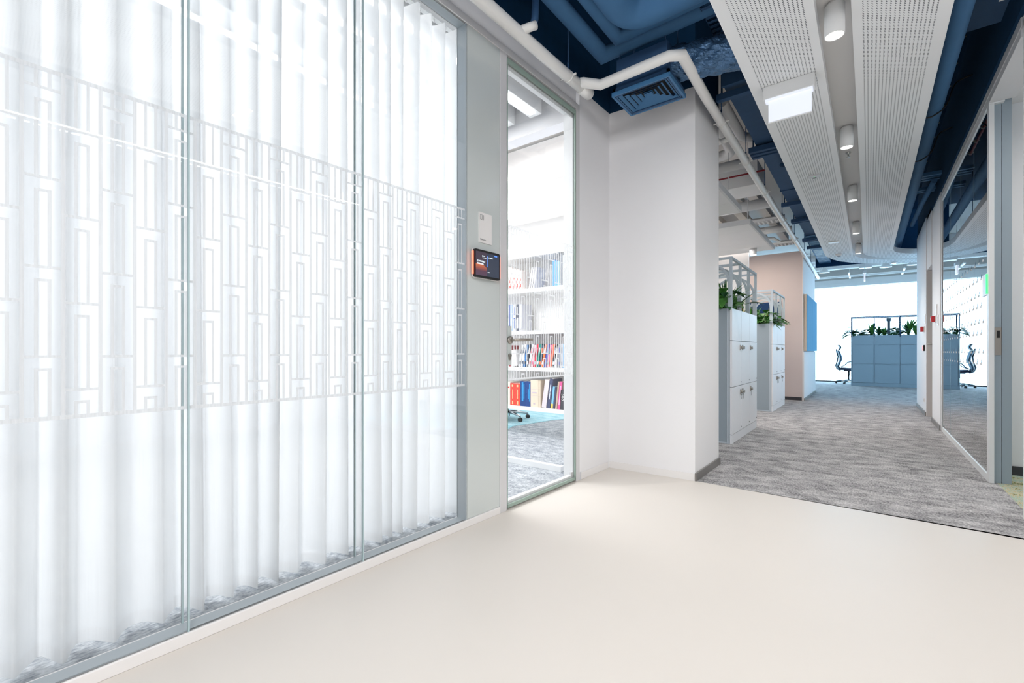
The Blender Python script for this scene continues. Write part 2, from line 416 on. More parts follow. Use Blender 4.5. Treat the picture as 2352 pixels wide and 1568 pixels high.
# --- left office far wall with corridor return
S(MB().box(-6, 10.86, 0, -1.06, 11.0, 3.03), 'wall_far', M['wall_pink'])
S(MB().box(-1.9, 11.0, 0, -1.06, 13.33, 3.03), 'wall_far', M['wall_pink'])
S(MB().box(-1.06, 10.858, 0, -1.03, 13.34, .99), 'trim_1', M['wall'], bevel=.002)
S(MB().box(-1.06, 10.858, .99, -1.045, 13.335, 3.03), 'trim_2', M['wall'])
S(MB().box(.25, 11.9, 2.905, 3.2, 11.98, HC), 'void_closure', M['blue'])  # added blue bulkhead that keeps the void above the raft end dark
S(MB().box(-6, 10.845, 0, -1.07, 10.86, .065), 'baseboard_far', M['base_dark'])
S(MB().box(-1.03, 10.85, 0, -1.018, 13.34, .05), 'baseboard_far', M['base_metal'])
S(MB().box(-6.1, 9.1, 0, -6, 18.14, HC), 'wall_left', M['wall'])
S(MB().box(6, 11.2, 0, 6.1, 18.14, HC), 'wall_right', M['wall'])
# --- right side
S(MB().box(.69, 9.43, 0, 2.3, 11.157, 3.05), 'wall_right', M['wall'])
S(MB().box(2.3, 11.057, 0, 6, 11.157, HC), 'wall_right', M['wall'])
S(MB().box(.70, 8.81, 2.235, 2.3, 9.43, 3.05), 'wall_right', M['wall'])
S(MB().box(.71, 7.85, 0, .85, 8.81, 3.04).box(.85, 8.68, 0, 3.0, 8.81, 3.04), 'wall_right', M['wall'])
S(MB().box(1.30, 8.81, 0, 1.4, 9.43, 2.235), 'wall_right', M['wall'])
S(MB().box(.70, 3.57, 3.0, .86, 11.157, HC), 'wall_right', M['blue'])
S(MB().box(.678, 9.43, 0, .69, 11.165, .06), 'baseboard_right', M['base_metal'])
S(MB().box(.698, 7.85, 0, .71, 8.81, .06), 'baseboard_right', M['base_metal'])
S(MB().box(.725, 3.50, 0, 2.8, 3.57, HC), 'wall_right', M['wall'])
S(MB().box(.725, 3.57, 0, .85, 4.03, 3.0), 'wall_right', M['wall'])
S(MB().box(2.8, -3.5, 0, 2.9, 3.57, HC), 'wall_right', M['wall'])
S(MB().box(3.0, 3.57, 0, 3.1, 8.8, 3.2), 'wall_right', M['wall'])
S(MB().box(.89, 5.40, 0, 3.0, 5.5, 3.0), 'wall_right', M['wall'])
S(MB().box(.895, 5.385, 0, 3.0, 5.40, .07), 'baseboard_right', M['base_dark'])
S(MB().box(.86, 3.6, 3.0, 3.0, 8.7, 3.1), 'ceiling', M['tile'])
# behind the camera
S(MB().box(-1.95, -3.6, 0, 2.9, -3.5, HC), 'wall_near', M['wall'])
# library shell
S(MB().box(-6.1, -3.5, 0, -6, 9, 3.7), 'wall_left', M['wall'], FG)
S(MB().box(-6, -3.6, 0, -1.93, -3.5, 3.7), 'wall_near', M['wall'], FG)
S(MB().box(-6, 8.9, 0, -1.9, 9, 3.7), 'wall_far', M['wall'], FG)
S(MB().box(-2.61, 4.305, 0, -1.9, 4.78, HC), 'wall_right', M['wall'])
S(MB().box(-2.70, 4.71, 0, -2.61, 9.1, HC), 'wall_right', M['wall'])
S(MB().box(-6, 9.08, 0, -2.7, 9.15, HC), 'wall_far', M['wall'])
S(MB().box(-6, 3.36, 2.975, -1.95, 3.5, 3.62), 'trim_3', M['wall'])
# far windows: frame, glass, beam
win = thing('window_3', None, None, (0, 18.14, 0), kind='structure')
f = MB().box(-6, 18.10, 0, 6, 18.2, .03).box(-6, 18.10, 3.055, 6, 18.2, 3.10)
f.build('window_frame', M['dark'], win)
for x in (-6, -3, 0, 3):
    MB().box(x+.004, 18.15, .03, x+2.996, 18.16, 3.055).build('glass_pane', M['glass'], win)
S(MB().box(-6, 18.02, 3.10, 6, 18.25, 3.29).box(-6, 17.96, 3.055, 6, 18.14, 3.16), 'trim_4', M['duct_white'])
S(MB().box(-6, 18.2, 3.29, 6, 18.3, HC), 'wall_far', M['slab'])

# ================================================================= GLASS PARTITION (window_1)
win = thing('window_1', None, None, (D, 0, 0), fr=FG, kind='structure')
HB, HT = .041, 2.862
fm = MB()
fm.box(D+.004, -3.5, HT, D-.09, 3.009, 2.905)                 # head
fm.box(D+.004, 2.118, 0, D-.09, 2.18, HT)                     # post between panel and door
fm.box(D+.002, 3.009, 0, D-.09, 3.06, 2.905)                  # post right of door
fm.build('window_frame', M['frame'], win, bevel=.002)
MB().box(D-.010, -3.5, HB-.002, D-.068, 1.832, HB+.004).build('channel', M['channel'], win)
MB().box(D-.002, 1.826, HB, D-.075, 1.834, HT).box(D-.012, 1.832, HB+.01, D-.075, 1.845, HT).build('jamb', M['channel'], win)
MB().box(D-.012, -3.5, HT-.004, D-.068, 1.832, HT+.001).build('channel', M['channel'], win)
ys = [-3.5, -2.84, -2.17, -1.50, -.845, -.173, .499, 1.171, 1.829]
for k in range(8):
    a, b = ys[k]+.003, ys[k+1]-.003
    for dd in (0.002, .068):
        MB().box(D-dd, a, HB, D-dd-.008, b, HT).build('glass_pane', M['glass'], win)
for y in ys[1:-1]:
    for dd in (0.001, .068):
        MB().box(D-dd, y-.003, HB, D-dd-.010, y+.003, HT).build('glass_joint', M['seam'], win)
MB().box(D-.001, 1.836, .045, D-.012, 2.116, HT-.002).build('opaque_panel', M['panel_glass'], win)
# etched pattern film, cut strips on the glass
def film(mb, y0, y1, d, z0=.802, z1=1.807, t=.008, th=.0006):
    P = .0819; base = .110
    def vb(y, a, b, wd=t):
        if y - wd/2 < y0 or y + wd/2 > y1: return
        if b - a > .002: mb.box(d, y-wd/2, a, d-th, y+wd/2, b)
    def hb(ya, yb, z, wd=t):
        ya = max(ya, y0); yb = min(yb, y1)
        if yb - ya > .002 and z0 < z < z1: mb.box(d-.0001, ya, z-wd/2, d-th-.0001, yb, z+wd/2)
    hb(y0, y1, z1-.005, .012); hb(y0, y1, z0+.005, .012)
    k = int((y0 - base) / P) - 1
    while base + k*P < y1:
        x = base + k*P
        vb(x, z0+.011, z1-.011, .0095)
        off = 1.749 if k % 2 == 0 else 1.651
        hs = []; z = off
        while z > z0: hs.append(z); z -= .255
        xa, xb = x + P*.335, x + P*.665
        vb(xa, hs[0]+t/2, z1-.011); vb(xb, hs[0]+t/2, z1-.011)
        for i, h in enumerate(hs):
            hb(x+.0048, x+P-.0048, h)
            low = hs[i+1]+t/2 if i+1 < len(hs) else z0+.011
            tp = h-.037
            if tp > low:
                hb(xa-t/2, xb+t/2, tp, t)
                vb(xa, low, tp-t/2); vb(xb, low, tp-t/2)
        k += 1
mb = MB(); film(mb, -3.4, 1.829, D-.0105); mb.build('etched_film', M['film'], win, kind='stuff')

# ================================================================= DOOR
door = thing('door_1', None, None, (D, 2.6, 0), fr=FG, kind='structure')
jb = MB()
jb.box(D-.018, 2.18, 2.835, D-.10, 3.009, 2.865).box(D-.018, 2.99, .012, D-.10, 3.009, 2.84).box(D-.018, 2.18, .012, D-.10, 2.186, 2.84)
jb.box(D-.018, 2.18, 2.79, D-.028, 3.0, 2.835)
jb.build('door_frame', M['white_metal'], door)
MB().box(D-.018, 2.19, .012, D-.05, 2.99, .05).build('door_sill', M['white_metal'], door)
MB().box(D+.0015, 2.186, .014, D-.008, 3.003, 2.845).build('glass_pane', M['glass'], door)
fr_ = MB().box(D+.003, 2.186, 2.815, D-.010, 3.003, 2.845).box(D+.003, 2.993, .014, D-.010, 3.003, 2.815).box(D+.003, 2.186, .014, D-.010, 2.192, 2.815).box(D+.003, 2.186, .014, D-.010, 3.003, .034)
fr_.build('glass_edge', M['frit'], door)
MB().box(D-.06, 2.186, .0, D-.075, 2.99, .012).build('threshold', M['steel'], door)
mb = MB(); film(mb, 2.195, 2.992, D-.0095, z0=.815, z1=1.80); mb.build('etched_film', M['film'], door, kind='stuff')
MB().box(D+.004, 2.187, .912, D-.014, 2.226, 1.158).build('lock_plate', M['panel_glass'], door)
h = MB().lathe([(0, .018), (.022, .018), (.024, .012), (.024, 0.004)], (D, 2.207, 1.07), 20, 'x')
h.tube([(D+.012, 2.207, 1.07), (D+.05, 2.207, 1.07), (D+.055, 2.212, 1.07), (D+.055, 2.225, 1.07)], .0095, 12)
h.tube([(D+.055, 2.212, 1.07), (D+.055, 2.372, 1.075), (D+.052, 2.376, 1.075)], .0098, 12)
h.build('door_handle', M['steel'], door)
k = MB().tube([(D+.004, 2.205, .972), (D+.014, 2.205, .972)], .013, 16).box(D+.004, 2.196, .945, D+.012, 2.214, .972)
k.build('lock_cylinder', M['steel'], door)
MB().box(D-.0165, 2.965, .014, D-.03, 2.995, .075).build('door_hinge', M['frame'], door)
MB().box(D+.0, 3.064, .0, D+.008, 3.074, .06).build('door_hinge', M['frame'], door)

# ================================================================= CURTAIN
def curtain_pts():
    edges = [-3.3, -3.17, -3.05, -2.9, -2.78, -2.62, -2.5, -2.36, -2.2, -2.07, -1.93, -1.78, -1.66, -1.5, -1.36, -1.22, -1.08, -.93, -.78, -.62, -.47, -.33, -.2, -.06, .06, .17, .27, .405, .51, .62, .727, .834, .92, 1.03, 1.14, 1.225, 1.30, 1.40, 1.47, 1.57, 1.665, 1.77, 1.86, 1.935]
    pts = []
    for i in range(len(edges)-1):
        a, b = edges[i], edges[i+1]; w = b - a
        amp = .045 + .012*sin(i*2.3); ov = .17 + .08*sin(i*1.7)
        for k in range(12):
            t = k/12.0
            y = a + w*(t + ov*sin(2*pi*t)*.5*(1 if i % 3 else .8))
            x = -2.045 - amp*cos(2*pi*t)
            pts.append((x, y))
    pts.append((-2.06, edges[-1]))
    return pts
cp = curtain_pts()
cur = thing('sheer_curtain', 'long white sheer curtain hanging in folds behind the glass wall', 'curtain', (-2.05, -.7, 0), fr=FG)
def sheet(mb, pts, zs, dx=0, drift=.012):
    n = len(pts); vs = []
    for zi, z in enumerate(zs):
        for i, (x, y) in enumerate(pts):
            q = (z/2.9)
            vs.append((x+dx, y + drift*sin(y*9+1.3)*(1-q) - .02*(1-q)*sin(i*.07), z))
    fs = [(j*n+i, j*n+i+1, (j+1)*n+i+1, (j+1)*n+i) for j in range(len(zs)-1) for i in range(n-1)]
    mb.add(vs, fs, True)
mb = MB(); sheet(mb, cp, [.022, .5, 1.1, 1.7, 2.3, 2.93]); mb.build('fabric', M['curtain'], cur)
mb = MB(); sheet(mb, cp, [.0215, .066], dx=.0015); mb.build('hem', M['hem'], cur)
mb = MB(); mb.box(-2.065, -3.4, 2.945, -2.035, 1.95, 2.975); mb.build('curtain_rail', M['white_metal'], cur)
for i in range(0, len(cp), 12):
    x, y = cp[i]; MB().tube([(-2.05, y, 2.93), (-2.05, y, 2.95)], .006, 8).build('glider', M['white_metal'], cur)

# ================================================================= SIGN AND TABLET on the opaque panel
GX = (0, 1, 0); GY = (0, 0, 1); GZ = (1, 0, 0)
sg = thing('room_sign', 'small white rectangular room sign reading Biblioteka on the grey glass panel', 'sign', (D, 1.98, 1.725), fr=FG)
MB().box(D-.001, 1.928, 1.637, D+.006, 2.038, 1.815).build('plate', M['base_white'], sg, bevel=.001)
text('Biblioteka', .0125, sg, (D+.0062, 1.936, 1.652), (GX, GY, GZ), M['rub'])
ic = MB(); x = D+.0062
for (ya, yb, za, zb) in ((1.936,1.9375,1.772,1.800),(1.936,1.950,1.7985,1.800),(1.936,1.950,1.772,1.7735),(1.950,1.966,1.798,1.7995),(1.950,1.966,1.7705,1.772),(1.9645,1.966,1.772,1.799),(1.950,1.9515,1.770,1.800),(1.953,1.9635,1.792,1.7932),(1.953,1.9635,1.788,1.7892),(1.953,1.9635,1.784,1.7852),(1.953,1.9635,1.780,1.7812),(1.953,1.9635,1.776,1.7772)):
    ic.box(x-.0004, ya, za, x+.0004, yb, zb)
ic.build('book_icon', M['rub'], sg)
tb = thing('booking_tablet', 'black wall tablet with orange side lights showing a room schedule', 'tablet', (D, 1.97, 1.505), fr=FG)
def roundrect(y0, y1, z0, z1, r, n=6):
    P = []
    for (cy_, cz, a0) in ((y1-r, z1-r, 0), (y0+r, z1-r, 90), (y0+r, z0+r, 180), (y1-r, z0+r, 270)):
        for i in range(n+1):
            a = radians(a0 + 90*i/n); P.append((cy_ + r*cos(a), cz + r*sin(a)))
    return P
def rrprism(mb, P, x0, x1):
    n = len(P); vs = [(x0, a, b) for a, b in P] + [(x1, a, b) for a, b in P]
    mb.add(vs, [tuple(range(n))[::-1], tuple(range(n, 2*n))] + [(i, (i+1) % n, n+(i+1) % n, n+i) for i in range(n)])
    return mb
rrprism(MB(), roundrect(1.862, 2.082, 1.425, 1.586, .012), D+.018, D+.032).build('case', M['black'], tb)
MB().box(D-.001, 1.885, 1.445, D+.0185, 2.06, 1.565).build('bracket', M['white_metal'], tb)
rrprism(MB(), roundrect(1.858, 2.086, 1.421, 1.590, .014), D+.014, D+.0185).build('bezel', M['base_white'], tb)
MB().box(D+.0315, 1.872, 1.437, D+.0325, 2.073, 1.574).build('screen', M['screen'], tb)
MB().box(D+.016, 1.8535, 1.44, D+.028, 1.859, 1.572).build('light_bar', M['orange_led'], tb)
MB().box(D+.016, 2.0855, 1.44, D+.028, 2.09, 1.572).build('light_bar', M['orange_led'], tb)
text('PL-WARSO', .0135, tb, (D+.0328, 1.883, 1.5145), (GX, GY, GZ), M['screen_txt'])
text('Biblioteka', .0135, tb, (D+.0328, 1.883, 1.5005), (GX, GY, GZ), M['screen_txt'])
text('12:14', .0115, tb, (D+.0328, 1.922, 1.547), (GX, GY, GZ), M['screen_txt'])
text('Brak spotkan', .0085, tb, (D+.0328, 1.972, 1.5455), (GX, GY, GZ), M['screen_txt'])
MB().box(D+.0325, 1.967, 1.492, D+.033, 1.970, 1.556).build('screen_bar', M['screen_blue'], tb)
MB().box(D+.0325, 2.03, 1.562, D+.033, 2.055, 1.569).build('screen_bar', M['screen_blue'], tb)
MB().box(D+.0325, 1.925, 1.540, D+.033, 1.96, 1.5415).build('screen_line', M['screen_txt'], tb)
MB().box(D+.0325, 1.972, 1.46, D+.033, 1.99, 1.4635).build('screen_line', M['screen_txt'], tb)

# ================================================================= LIBRARY INTERIOR
shf = thing('bookcase', 'white wall to wall bookcase seen through the glass door', 'bookcase', (-3.6, 4.39, 0))
SX0, SX1 = -5.2, -2.655
HS = [(.288, .336), (.762, .808), (1.20, 1.243), (1.70, 1.745), (2.12, 2.168), (2.62, 2.668)]
for z0, z1 in HS:
    MB().box(SX0, 4.39, z0, SX1, 4.70, z1).build('shelf', M['shelf'], shf, bevel=.002)
MB().box(SX1, 4.385, 0, SX1+.04, 4.70, 3.6).build('side_panel', M['shelf'], shf)
MB().box(SX0-.04, 4.385, 0, SX0, 4.70, 3.6).build('side_panel', M['shelf'], shf)
MB().box(SX0, 4.68, .336, SX1, 4.70, 3.6).build('back_panel', M['shelf'], shf)
MB().box(SX0, 4.40, 3.10, SX1, 4.68, 3.15).build('shelf', M['shelf'], shf)
MB().box(SX0, 4.50, .84, -3.30, 4.66, .87).build('shelf_lift', M['shelf'], shf) if False else None
def book(x0, z, w, h, col, lean=0.0, y=4.40, depth=.2, label='', group=None, name='book', page=True, bars=None, barcol=(240, 240, 240)):
    """upright book whose spine faces the glass door; lean > 0 tips its top to the right"""
    r = MB(); c, s = cos(lean), sin(lean)
    def P(u, v, yy): return (x0 + u*c + v*s, yy, z + v*c - u*s + (w*s if s > 0 else 0))
    def bx(mb, u0, u1, v0, v1, ya, yb):
        vs = [P(u, v, yy) for (u, v, yy) in ((u0,v0,ya),(u1,v0,ya),(u1,v0,yb),(u0,v0,yb),(u0,v1,ya),(u1,v1,ya),(u1,v1,yb),(u0,v1,yb))]
        mb.add(vs, [(0,3,2,1),(4,5,6,7),(0,1,5,4),(1,2,6,5),(2,3,7,6),(3,0,4,7)])
    t = min(.003, w*.15)
    bx(r, 0, w, 0, h, y, y+t); bx(r, 0, t, 0, h, y+t, y+depth); bx(r, w-t, w, 0, h, y+t, y+depth)
    o = r.build(name, bookmat(col), None, FW, loc=(x0, y, z), label=label, cat='book' if name == 'book' else 'magazine', group=group)
    if page:
        p = MB(); bx(p, t, w-t, .003, h-.003, y+t, y+depth-.004); p.build('page_block', M['paper'], o)
    if bars:
        for (u0, u1, v0, v1) in bars:
            p = MB(); bx(p, u0*w, u1*w, v0*h, v1*h, y-.0006, y); p.build('title_block', bookmat(barcol), o)
    return o, P
z0 = .337
ttl = [(.3, .55, .25, .8), (.62, .75, .35, .8)]
book(-3.575, z0, .092, .285, (236, 226, 214), label='cream book with red label, leftmost on the bottom shelf behind the door', bars=[(.1, .9, .72, .78)], barcol=(226, 70, 60))
book(-3.479, z0, .076, .268, (232, 76, 62), label='left one of two coral red books on the bottom shelf', bars=[(.35, .6, .05, .2), (.4, .52, .3, .72), (.3, .6, .84, .94)], barcol=(250, 200, 150))
book(-3.402, z0, .075, .268, (234, 80, 64), label='right one of two coral red books, beside the navy books', bars=[(.35, .6, .05, .2), (.4, .52, .3, .72), (.3, .6, .84, .94)], barcol=(250, 200, 150))
book(-3.326, z0, .078, .300, (34, 70, 132), label='left one of two navy books with light blue spine print', bars=[(.3, .6, .2, .96), (.66, .8, .3, .9)], barcol=(60, 160, 220))
book(-3.247, z0, .076, .300, (40, 74, 138), label='right one of two navy books, beside the thick beige volume', bars=[(.45, .65, .3, .7), (.7, .82, .2, .9)], barcol=(60, 160, 220))
book(-3.170, z0, .108, .318, (236, 220, 198), label='thick beige volume with pale spine bands on the bottom shelf', bars=[(.04, .96, .66, .668), (.04, .96, .42, .428), (.2, .8, .51, .56), (.35, .6, .1, .15)], barcol=(206, 190, 200))
book(-3.060, z0, .032, .315, (226, 210, 188), label='thin beige volume squeezed right of the thick beige one', bars=[(.1, .9, .66, .67), (.1, .9, .4, .41)], barcol=(200, 184, 164))
book(-3.012, z0, .060, .33, (228, 218, 222), lean=.15, label='pale grey patterned book leaning on the bottom shelf')
book(-2.938, z0, .040, .345, (54, 64, 104), lean=.13, label='tall dark blue book leaning beside the pale patterned one', bars=[(.3, .6, .3, .8), (.2, .7, .5, .56)], barcol=(220, 224, 236))
book(-2.885, z0, .026, .255, (120, 190, 230), lean=.12, label='light blue leaning book with yellow foot on the bottom shelf', bars=[(.02, .98, .0, .22)], barcol=(250, 206, 70))
book(-2.853, z0, .020, .25, (44, 52, 84), lean=.12, label='thin dark blue book leaning right of the light blue one')
book(-2.825, z0, .022, .315, (196, 168, 148), lean=.12, label='thin tan book leaning left of the pink book')
book(-2.795, z0, .034, .315, (238, 76, 148), lean=.10, label='bright pink book leaning on the bottom shelf', bars=[(.3, .7, .15, .85)], barcol=(250, 190, 220))
o, _ = book(-2.755, z0, .075, .225, (44, 46, 58), label='black cookbook with large white 365 on its spine')
text('365', .058, o, (-2.738, 4.3990, z0+.185), ((0,0,-1), (1,0,0), (0,-1,0)), M['base_white'])
book(-2.757, z0+.2262, .078, .085, (120, 106, 96), y=4.41, label='brown book lying on top of the black 365 cookbook')
# second shelf: magazines leaning
cols = [(220, 224, 228), (226, 224, 226), (70, 128, 190), (58, 60, 70), (214, 216, 220), (226, 190, 196), (222, 60, 80), (40, 140, 124), (60, 82, 104), (236, 120, 74), (66, 76, 170), (232, 110, 150), (240, 120, 90), (56, 60, 72), (224, 226, 230), (150, 152, 160), (186, 190, 198)]
nm = ['pale grey', 'white', 'mid blue', 'charcoal', 'light grey', 'dusty pink', 'crimson', 'teal', 'slate', 'orange', 'indigo', 'magenta', 'coral', 'black', 'snow white', 'grey', 'silver']
xx = -3.36
for i, c in enumerate(cols):
    wv = .032
    book(xx, .809, wv-.004, .27 + .006*sin(i*2.1), c, lean=.20 if i < 14 else .05, y=4.405, label='%s leaning magazine in the colourful row on the second shelf' % nm[i], name='magazine', group='magazines on the second shelf', page=False, bars=[(.1, .9, .12, .25), (.15, .7, .6, .85)], barcol=cols[(i*5+3) % len(cols)])
    xx += .0375
book(-2.722, .809, .03, .27, (96, 170, 226), label='sky blue book at the right end of the second shelf')
book(-3.46, .809, .09, .20, (234, 232, 232), lean=-.16, label='white tilted book left of the colourful magazines', page=False)
book(-3.535, .809, .035, .262, (200, 110, 116), label='red and white book left end of the second shelf', bars=[(.05, .95, .0, .7)], barcol=(240, 240, 240))
# third shelf
for i, (c, g) in enumerate([((120, 130, 180), 'violet blue'), ((170, 186, 222), 'pale blue'), ((232, 236, 242), 'white and blue'), ((96, 100, 112), 'grey titled'), ((196, 198, 206), 'light grey titled')]):
    book(-3.53+.047*i, 1.244, .04, .325, c, label='%s tall book on the third shelf above the door handle' % g, bars=[(.2, .8, .1, .5), (.3, .6, .6, .9)], barcol=(222, 226, 240) if i != 2 else (80, 104, 170))
# fourth shelf
for i in range(5):
    hh = .30 - .018*i
    book(-3.55+.05*i, 1.746, .045, hh, (238, 230, 226), label='white book with red pattern, %s from the left on the fourth shelf' % ['first', 'second', 'third', 'fourth', 'fifth'][i], group='red patterned books on the fourth shelf', bars=[(.2, .45, .05, .2), (.5, .8, .12, .3), (.15, .4, .32, .45), (.5, .75, .45, .58)], barcol=(222, 62, 52))
for i in range(3):
    book(-3.20+.03*i, 1.746, .022, .25, (214, 214, 218), lean=.16, label='grey slim folder leaning mid shelf, %s of three' % ['left', 'middle', 'right'][i], group='grey folders on the fourth shelf', page=False)
for i, c in enumerate([(96, 156, 226), (120, 176, 236), (170, 214, 232), (120, 128, 140), (190, 194, 200), (110, 116, 128)]):
    book(-2.86+.033*i, 1.746, .027, [.30, .29, .28, .36, .34, .35][i], c, label='%s upright folder at the right end of the fourth shelf' % ['cobalt', 'cornflower', 'pale aqua', 'dark grey', 'white grey', 'iron grey'][i], group='folders at the right end of the fourth shelf', page=False)
# library ceiling baffles with light lines
for i, (xb, w_, lit) in enumerate([(-2.03, .10, 0), (-2.32, .12, 1), (-2.62, .12, 1), (-2.95, .12, 0), (-3.3, .12, 1)]):
    b_ = thing('ceiling_baffle', 'white ceiling baffle %s inside the library' % ['nearest the glass door', 'with the light line seen through the door', 'with the second light line', 'fourth from the glass wall', 'farthest from the glass wall'][i], 'baffle', (xb, 1.2, 3.1), group='library ceiling baffles')
    MB().box(xb-w_/2, -2.4, 3.08, xb+w_/2, 3.30, 3.26).build('body', M['white_metal'], b_)
    mb = MB()
    for yy in (-1.5, .6, 2.6): mb.tube([(xb, yy, 3.26), (xb, yy, 3.62)], .004, 6)
    mb.build('hanger_wire', M['steel'], b_)
    if lit: MB().box(xb-.02, -2.3, 3.068, xb+.02, 3.24, 3.082).build('light_strip', M['led'], b_)
# aluminium floor track in the library
MB().box(-3.8, 3.20, .0, -2.0, 3.25, .045).build('floor_track', M['white_metal'], None, FW, loc=(-2.9, 3.22, 0), label='white low floor rail crossing the carpet behind the glass door', cat='rail')

# ================================================================= OFFICE CHAIRS
def chair(loc, rz, label, dark=True, group=None):
    c = thing('office_chair', label, 'chair', (0, 0, 0), group=group)
    fmx = M['chair_frame'] if dark else M['chrome']
    # faces +x
    s = MB(); 
    n = 10; vs = []
    for j in range(9):
        for i in range(n+1):
            u = i/n; v = j/8-.5
            x = -.20 + .46*u; y = v*.50*(1 - .25*max(0, u-.6))
            z = .475 + .02*abs(v)*2 - .05*max(0, u-.75)**1.0*1.2 - .012*sin(pi*u)
            vs.append((x, y, z))
    m_ = (n+1)
    fs = [(j*m_+i, j*m_+i+1, (j+1)*m_+i+1, (j+1)*m_+i) for j in range(8) for i in range(n)]
    k = len(vs); vs += [(x, y, z-.06) for x, y, z in vs]
    fs += [tuple(k+q for q in f_)[::-1] for f_ in fs]
    ring = [i for i in range(n+1)] + [j*m_+n for j in range(1, 9)] + [8*m_+i for i in range(n-1, -1, -1)] + [j*m_ for j in range(7, 0, -1)]
    for a in range(len(ring)): b = (a+1) % len(ring); fs.append((ring[b], ring[a], k+ring[a], k+ring[b]))
    s.add(vs, fs, True); s.build('seat', M['chair_seat'], c)
    prof = [(-.16, .42), (-.235, .45), (-.27, .52), (-.235, .63), (-.19, .74), (-.20, .84), (-.235, .94), (-.262, 1.02)]
    b = MB(); vs = []
    for (x, z) in prof:
        wd = .21 if z > .5 else .15
        if z > .95: wd = .19
        for j in range(9):
            v = j/8-.5; vs.append((x + .05*(1-(2*v)**2)*-1 + .03, v*2*wd, z))
    for (x, z) in prof:
        wd = .21 if z > .5 else .15
        for j in range(9):
            v = j/8-.5; vs.append((x - .022 + .05*(1-(2*v)**2)*-1 + .03, v*2*wd, z))
    L = len(prof); fs = []
    for i in range(L-1):
        for j in range(8):
            fs += [(i*9+j, i*9+j+1, (i+1)*9+j+1, (i+1)*9+j), (L*9+(i+1)*9+j, L*9+(i+1)*9+j+1, L*9+i*9+j+1, L*9+i*9+j)]
        fs += [(i*9, (i+1)*9, L*9+(i+1)*9, L*9+i*9), (i*9+8, L*9+i*9+8, L*9+(i+1)*9+8, (i+1)*9+8)]
    fs += [tuple(range((L-1)*9, L*9)) + tuple(range(2*L*9-1, 2*L*9-10, -1))]
    b.add(vs, fs, True); b.build('backrest', M['chair'], c)
    MB().tube([(-.20, 0, .40), (-.29, 0, .45), (-.325, 0, .55), (-.285, 0, .68), (-.265, 0, .84), (-.30, 0, .97), (-.31, 0, 1.06)], .018, 10).build('back_spine', fmx, c)
    hr = MB(); vs = []
    for i in range(7):
        a = pi*(i/6)
        for j in range(9):
            v = j/8-.5
            vs.append((-.235 + .055*sin(a) - .03*(1-(2*v)**2), v*.27*(.75+.25*sin(a)), 1.025 + .17*i/6))
    fs = [(i*9+j, i*9+j+1, (i+1)*9+j+1, (i+1)*9+j) for i in range(6) for j in range(8)]
    k = len(vs); vs += [(x-.028, y, z) for x, y, z in vs]; fs += [tuple(k+q for q in f_)[::-1] for f_ in fs]
    hr.add(vs, fs, True); hr.build('headrest', M['chair'], c)
    for sy in (-1, 1):
        MB().tube([(-.22, sy*.20, .50), (-.10, sy*.27, .56), (-.02, sy*.285, .66), (.10, sy*.285, .685), (.20, sy*.28, .68)], [.016, .016, .018, .024, .02], 8, sy=.7).build('armrest', fmx, c)
    MB().tube([(0, 0, .43), (0, 0, .26)], .028, 12).tube([(0, 0, .26), (0, 0, .09)], .02, 12).build('gas_lift', M['black'] if dark else M['chrome'], c)
    MB().box(-.12, -.09, .385, .12, .09, .43).build('mechanism', M['black'], c)
    for k in range(5):
        a = radians(180 + 72*k + (0 if dark else -70)); ca, sa = cos(a), sin(a)
        sp = MB().tube([(0, 0, .11), (ca*.16, sa*.16, .10), (ca*.31, sa*.31, .075)], [.026, .02, .013], 8)
        spo = sp.build('base_spoke', fmx, c)
        wm = MB()
        for q in (-1, 1):
            px, py = ca*.31 - sa*.016*q, sa*.31 + ca*.016*q
            p = (px-sa*.008*q, py+ca*.008*q, .028); p2 = (px+sa*.008*q, py-ca*.008*q, .028)
            wm.tube([p2, p], .028, 14)
        wm.tube([(ca*.31, sa*.31, .05), (ca*.31, sa*.31, .075)], .008, 8)
        wm.build('caster', M['black'], spo)
    c.location = loc; c.rotation_euler = (0, 0, rz)
    return c
chair((-.49, 17.33, 0), 0, 'office chair with headrest in profile beside the plant topped island')
chair((-1.72, 16.9, 0), pi, 'office chair mostly hidden behind the left corridor wall, back edge showing')
chair((-4.16, 5.20, .006), .3, 'office chair in the library, only its chrome base seen under the bookcase', dark=False)

# ================================================================= LOCKERS
def plant_spiky(loc, label, h=.3, n=14, mat='leaf', spread=.5, wd=.016, group=None, name='leafy_plant'):
    mb = MB(); rnd = random.Random(int(abs(loc[0]*1000+loc[1]*77)) + n)
    for i in range(n):
        a = rnd.uniform(0, 2*pi); tilt = rnd.uniform(.08, spread); L = h*rnd.uniform(.65, 1.05)
        P = []; segs = 5
        for k in range(segs+1):
            t = k/segs; ang = tilt*(.4+1.3*t)
            r_ = L*t*sin(ang); z = L*t*cos(ang)
            P.append((loc[0]+r_*cos(a), loc[1]+r_*sin(a), loc[2]+z))
        vs = []
        for k, p in enumerate(P):
            t = k/segs; w_ = wd*(1.0-abs(2*t-.8)**2*.5) if t < .97 else .001
            dx, dy = -sin(a)*w_, cos(a)*w_
            vs += [(p[0]-dx, p[1]-dy, p[2]), (p[0]+.25*w_*cos(a), p[1]+.25*w_*sin(a), p[2]-.2*w_), (p[0]+dx, p[1]+dy, p[2])]
        mb.mat(1 if i % 5 == 0 else 0)
        mb.add(vs, [(3*k+q, 3*k+q+1, 3*k+q+4, 3*k+q+3) for k in range(segs) for q in (0, 1)], True)
    mb.mat(2); mb.lathe([(.0, -.03), (.05, -.03), (.05, .004), (0, .008)], loc, 10)
    return mb.build(name, [M[mat], M['leaf2'], M['soil']], None, FW, loc=loc, label=label, cat='plant', group=group)
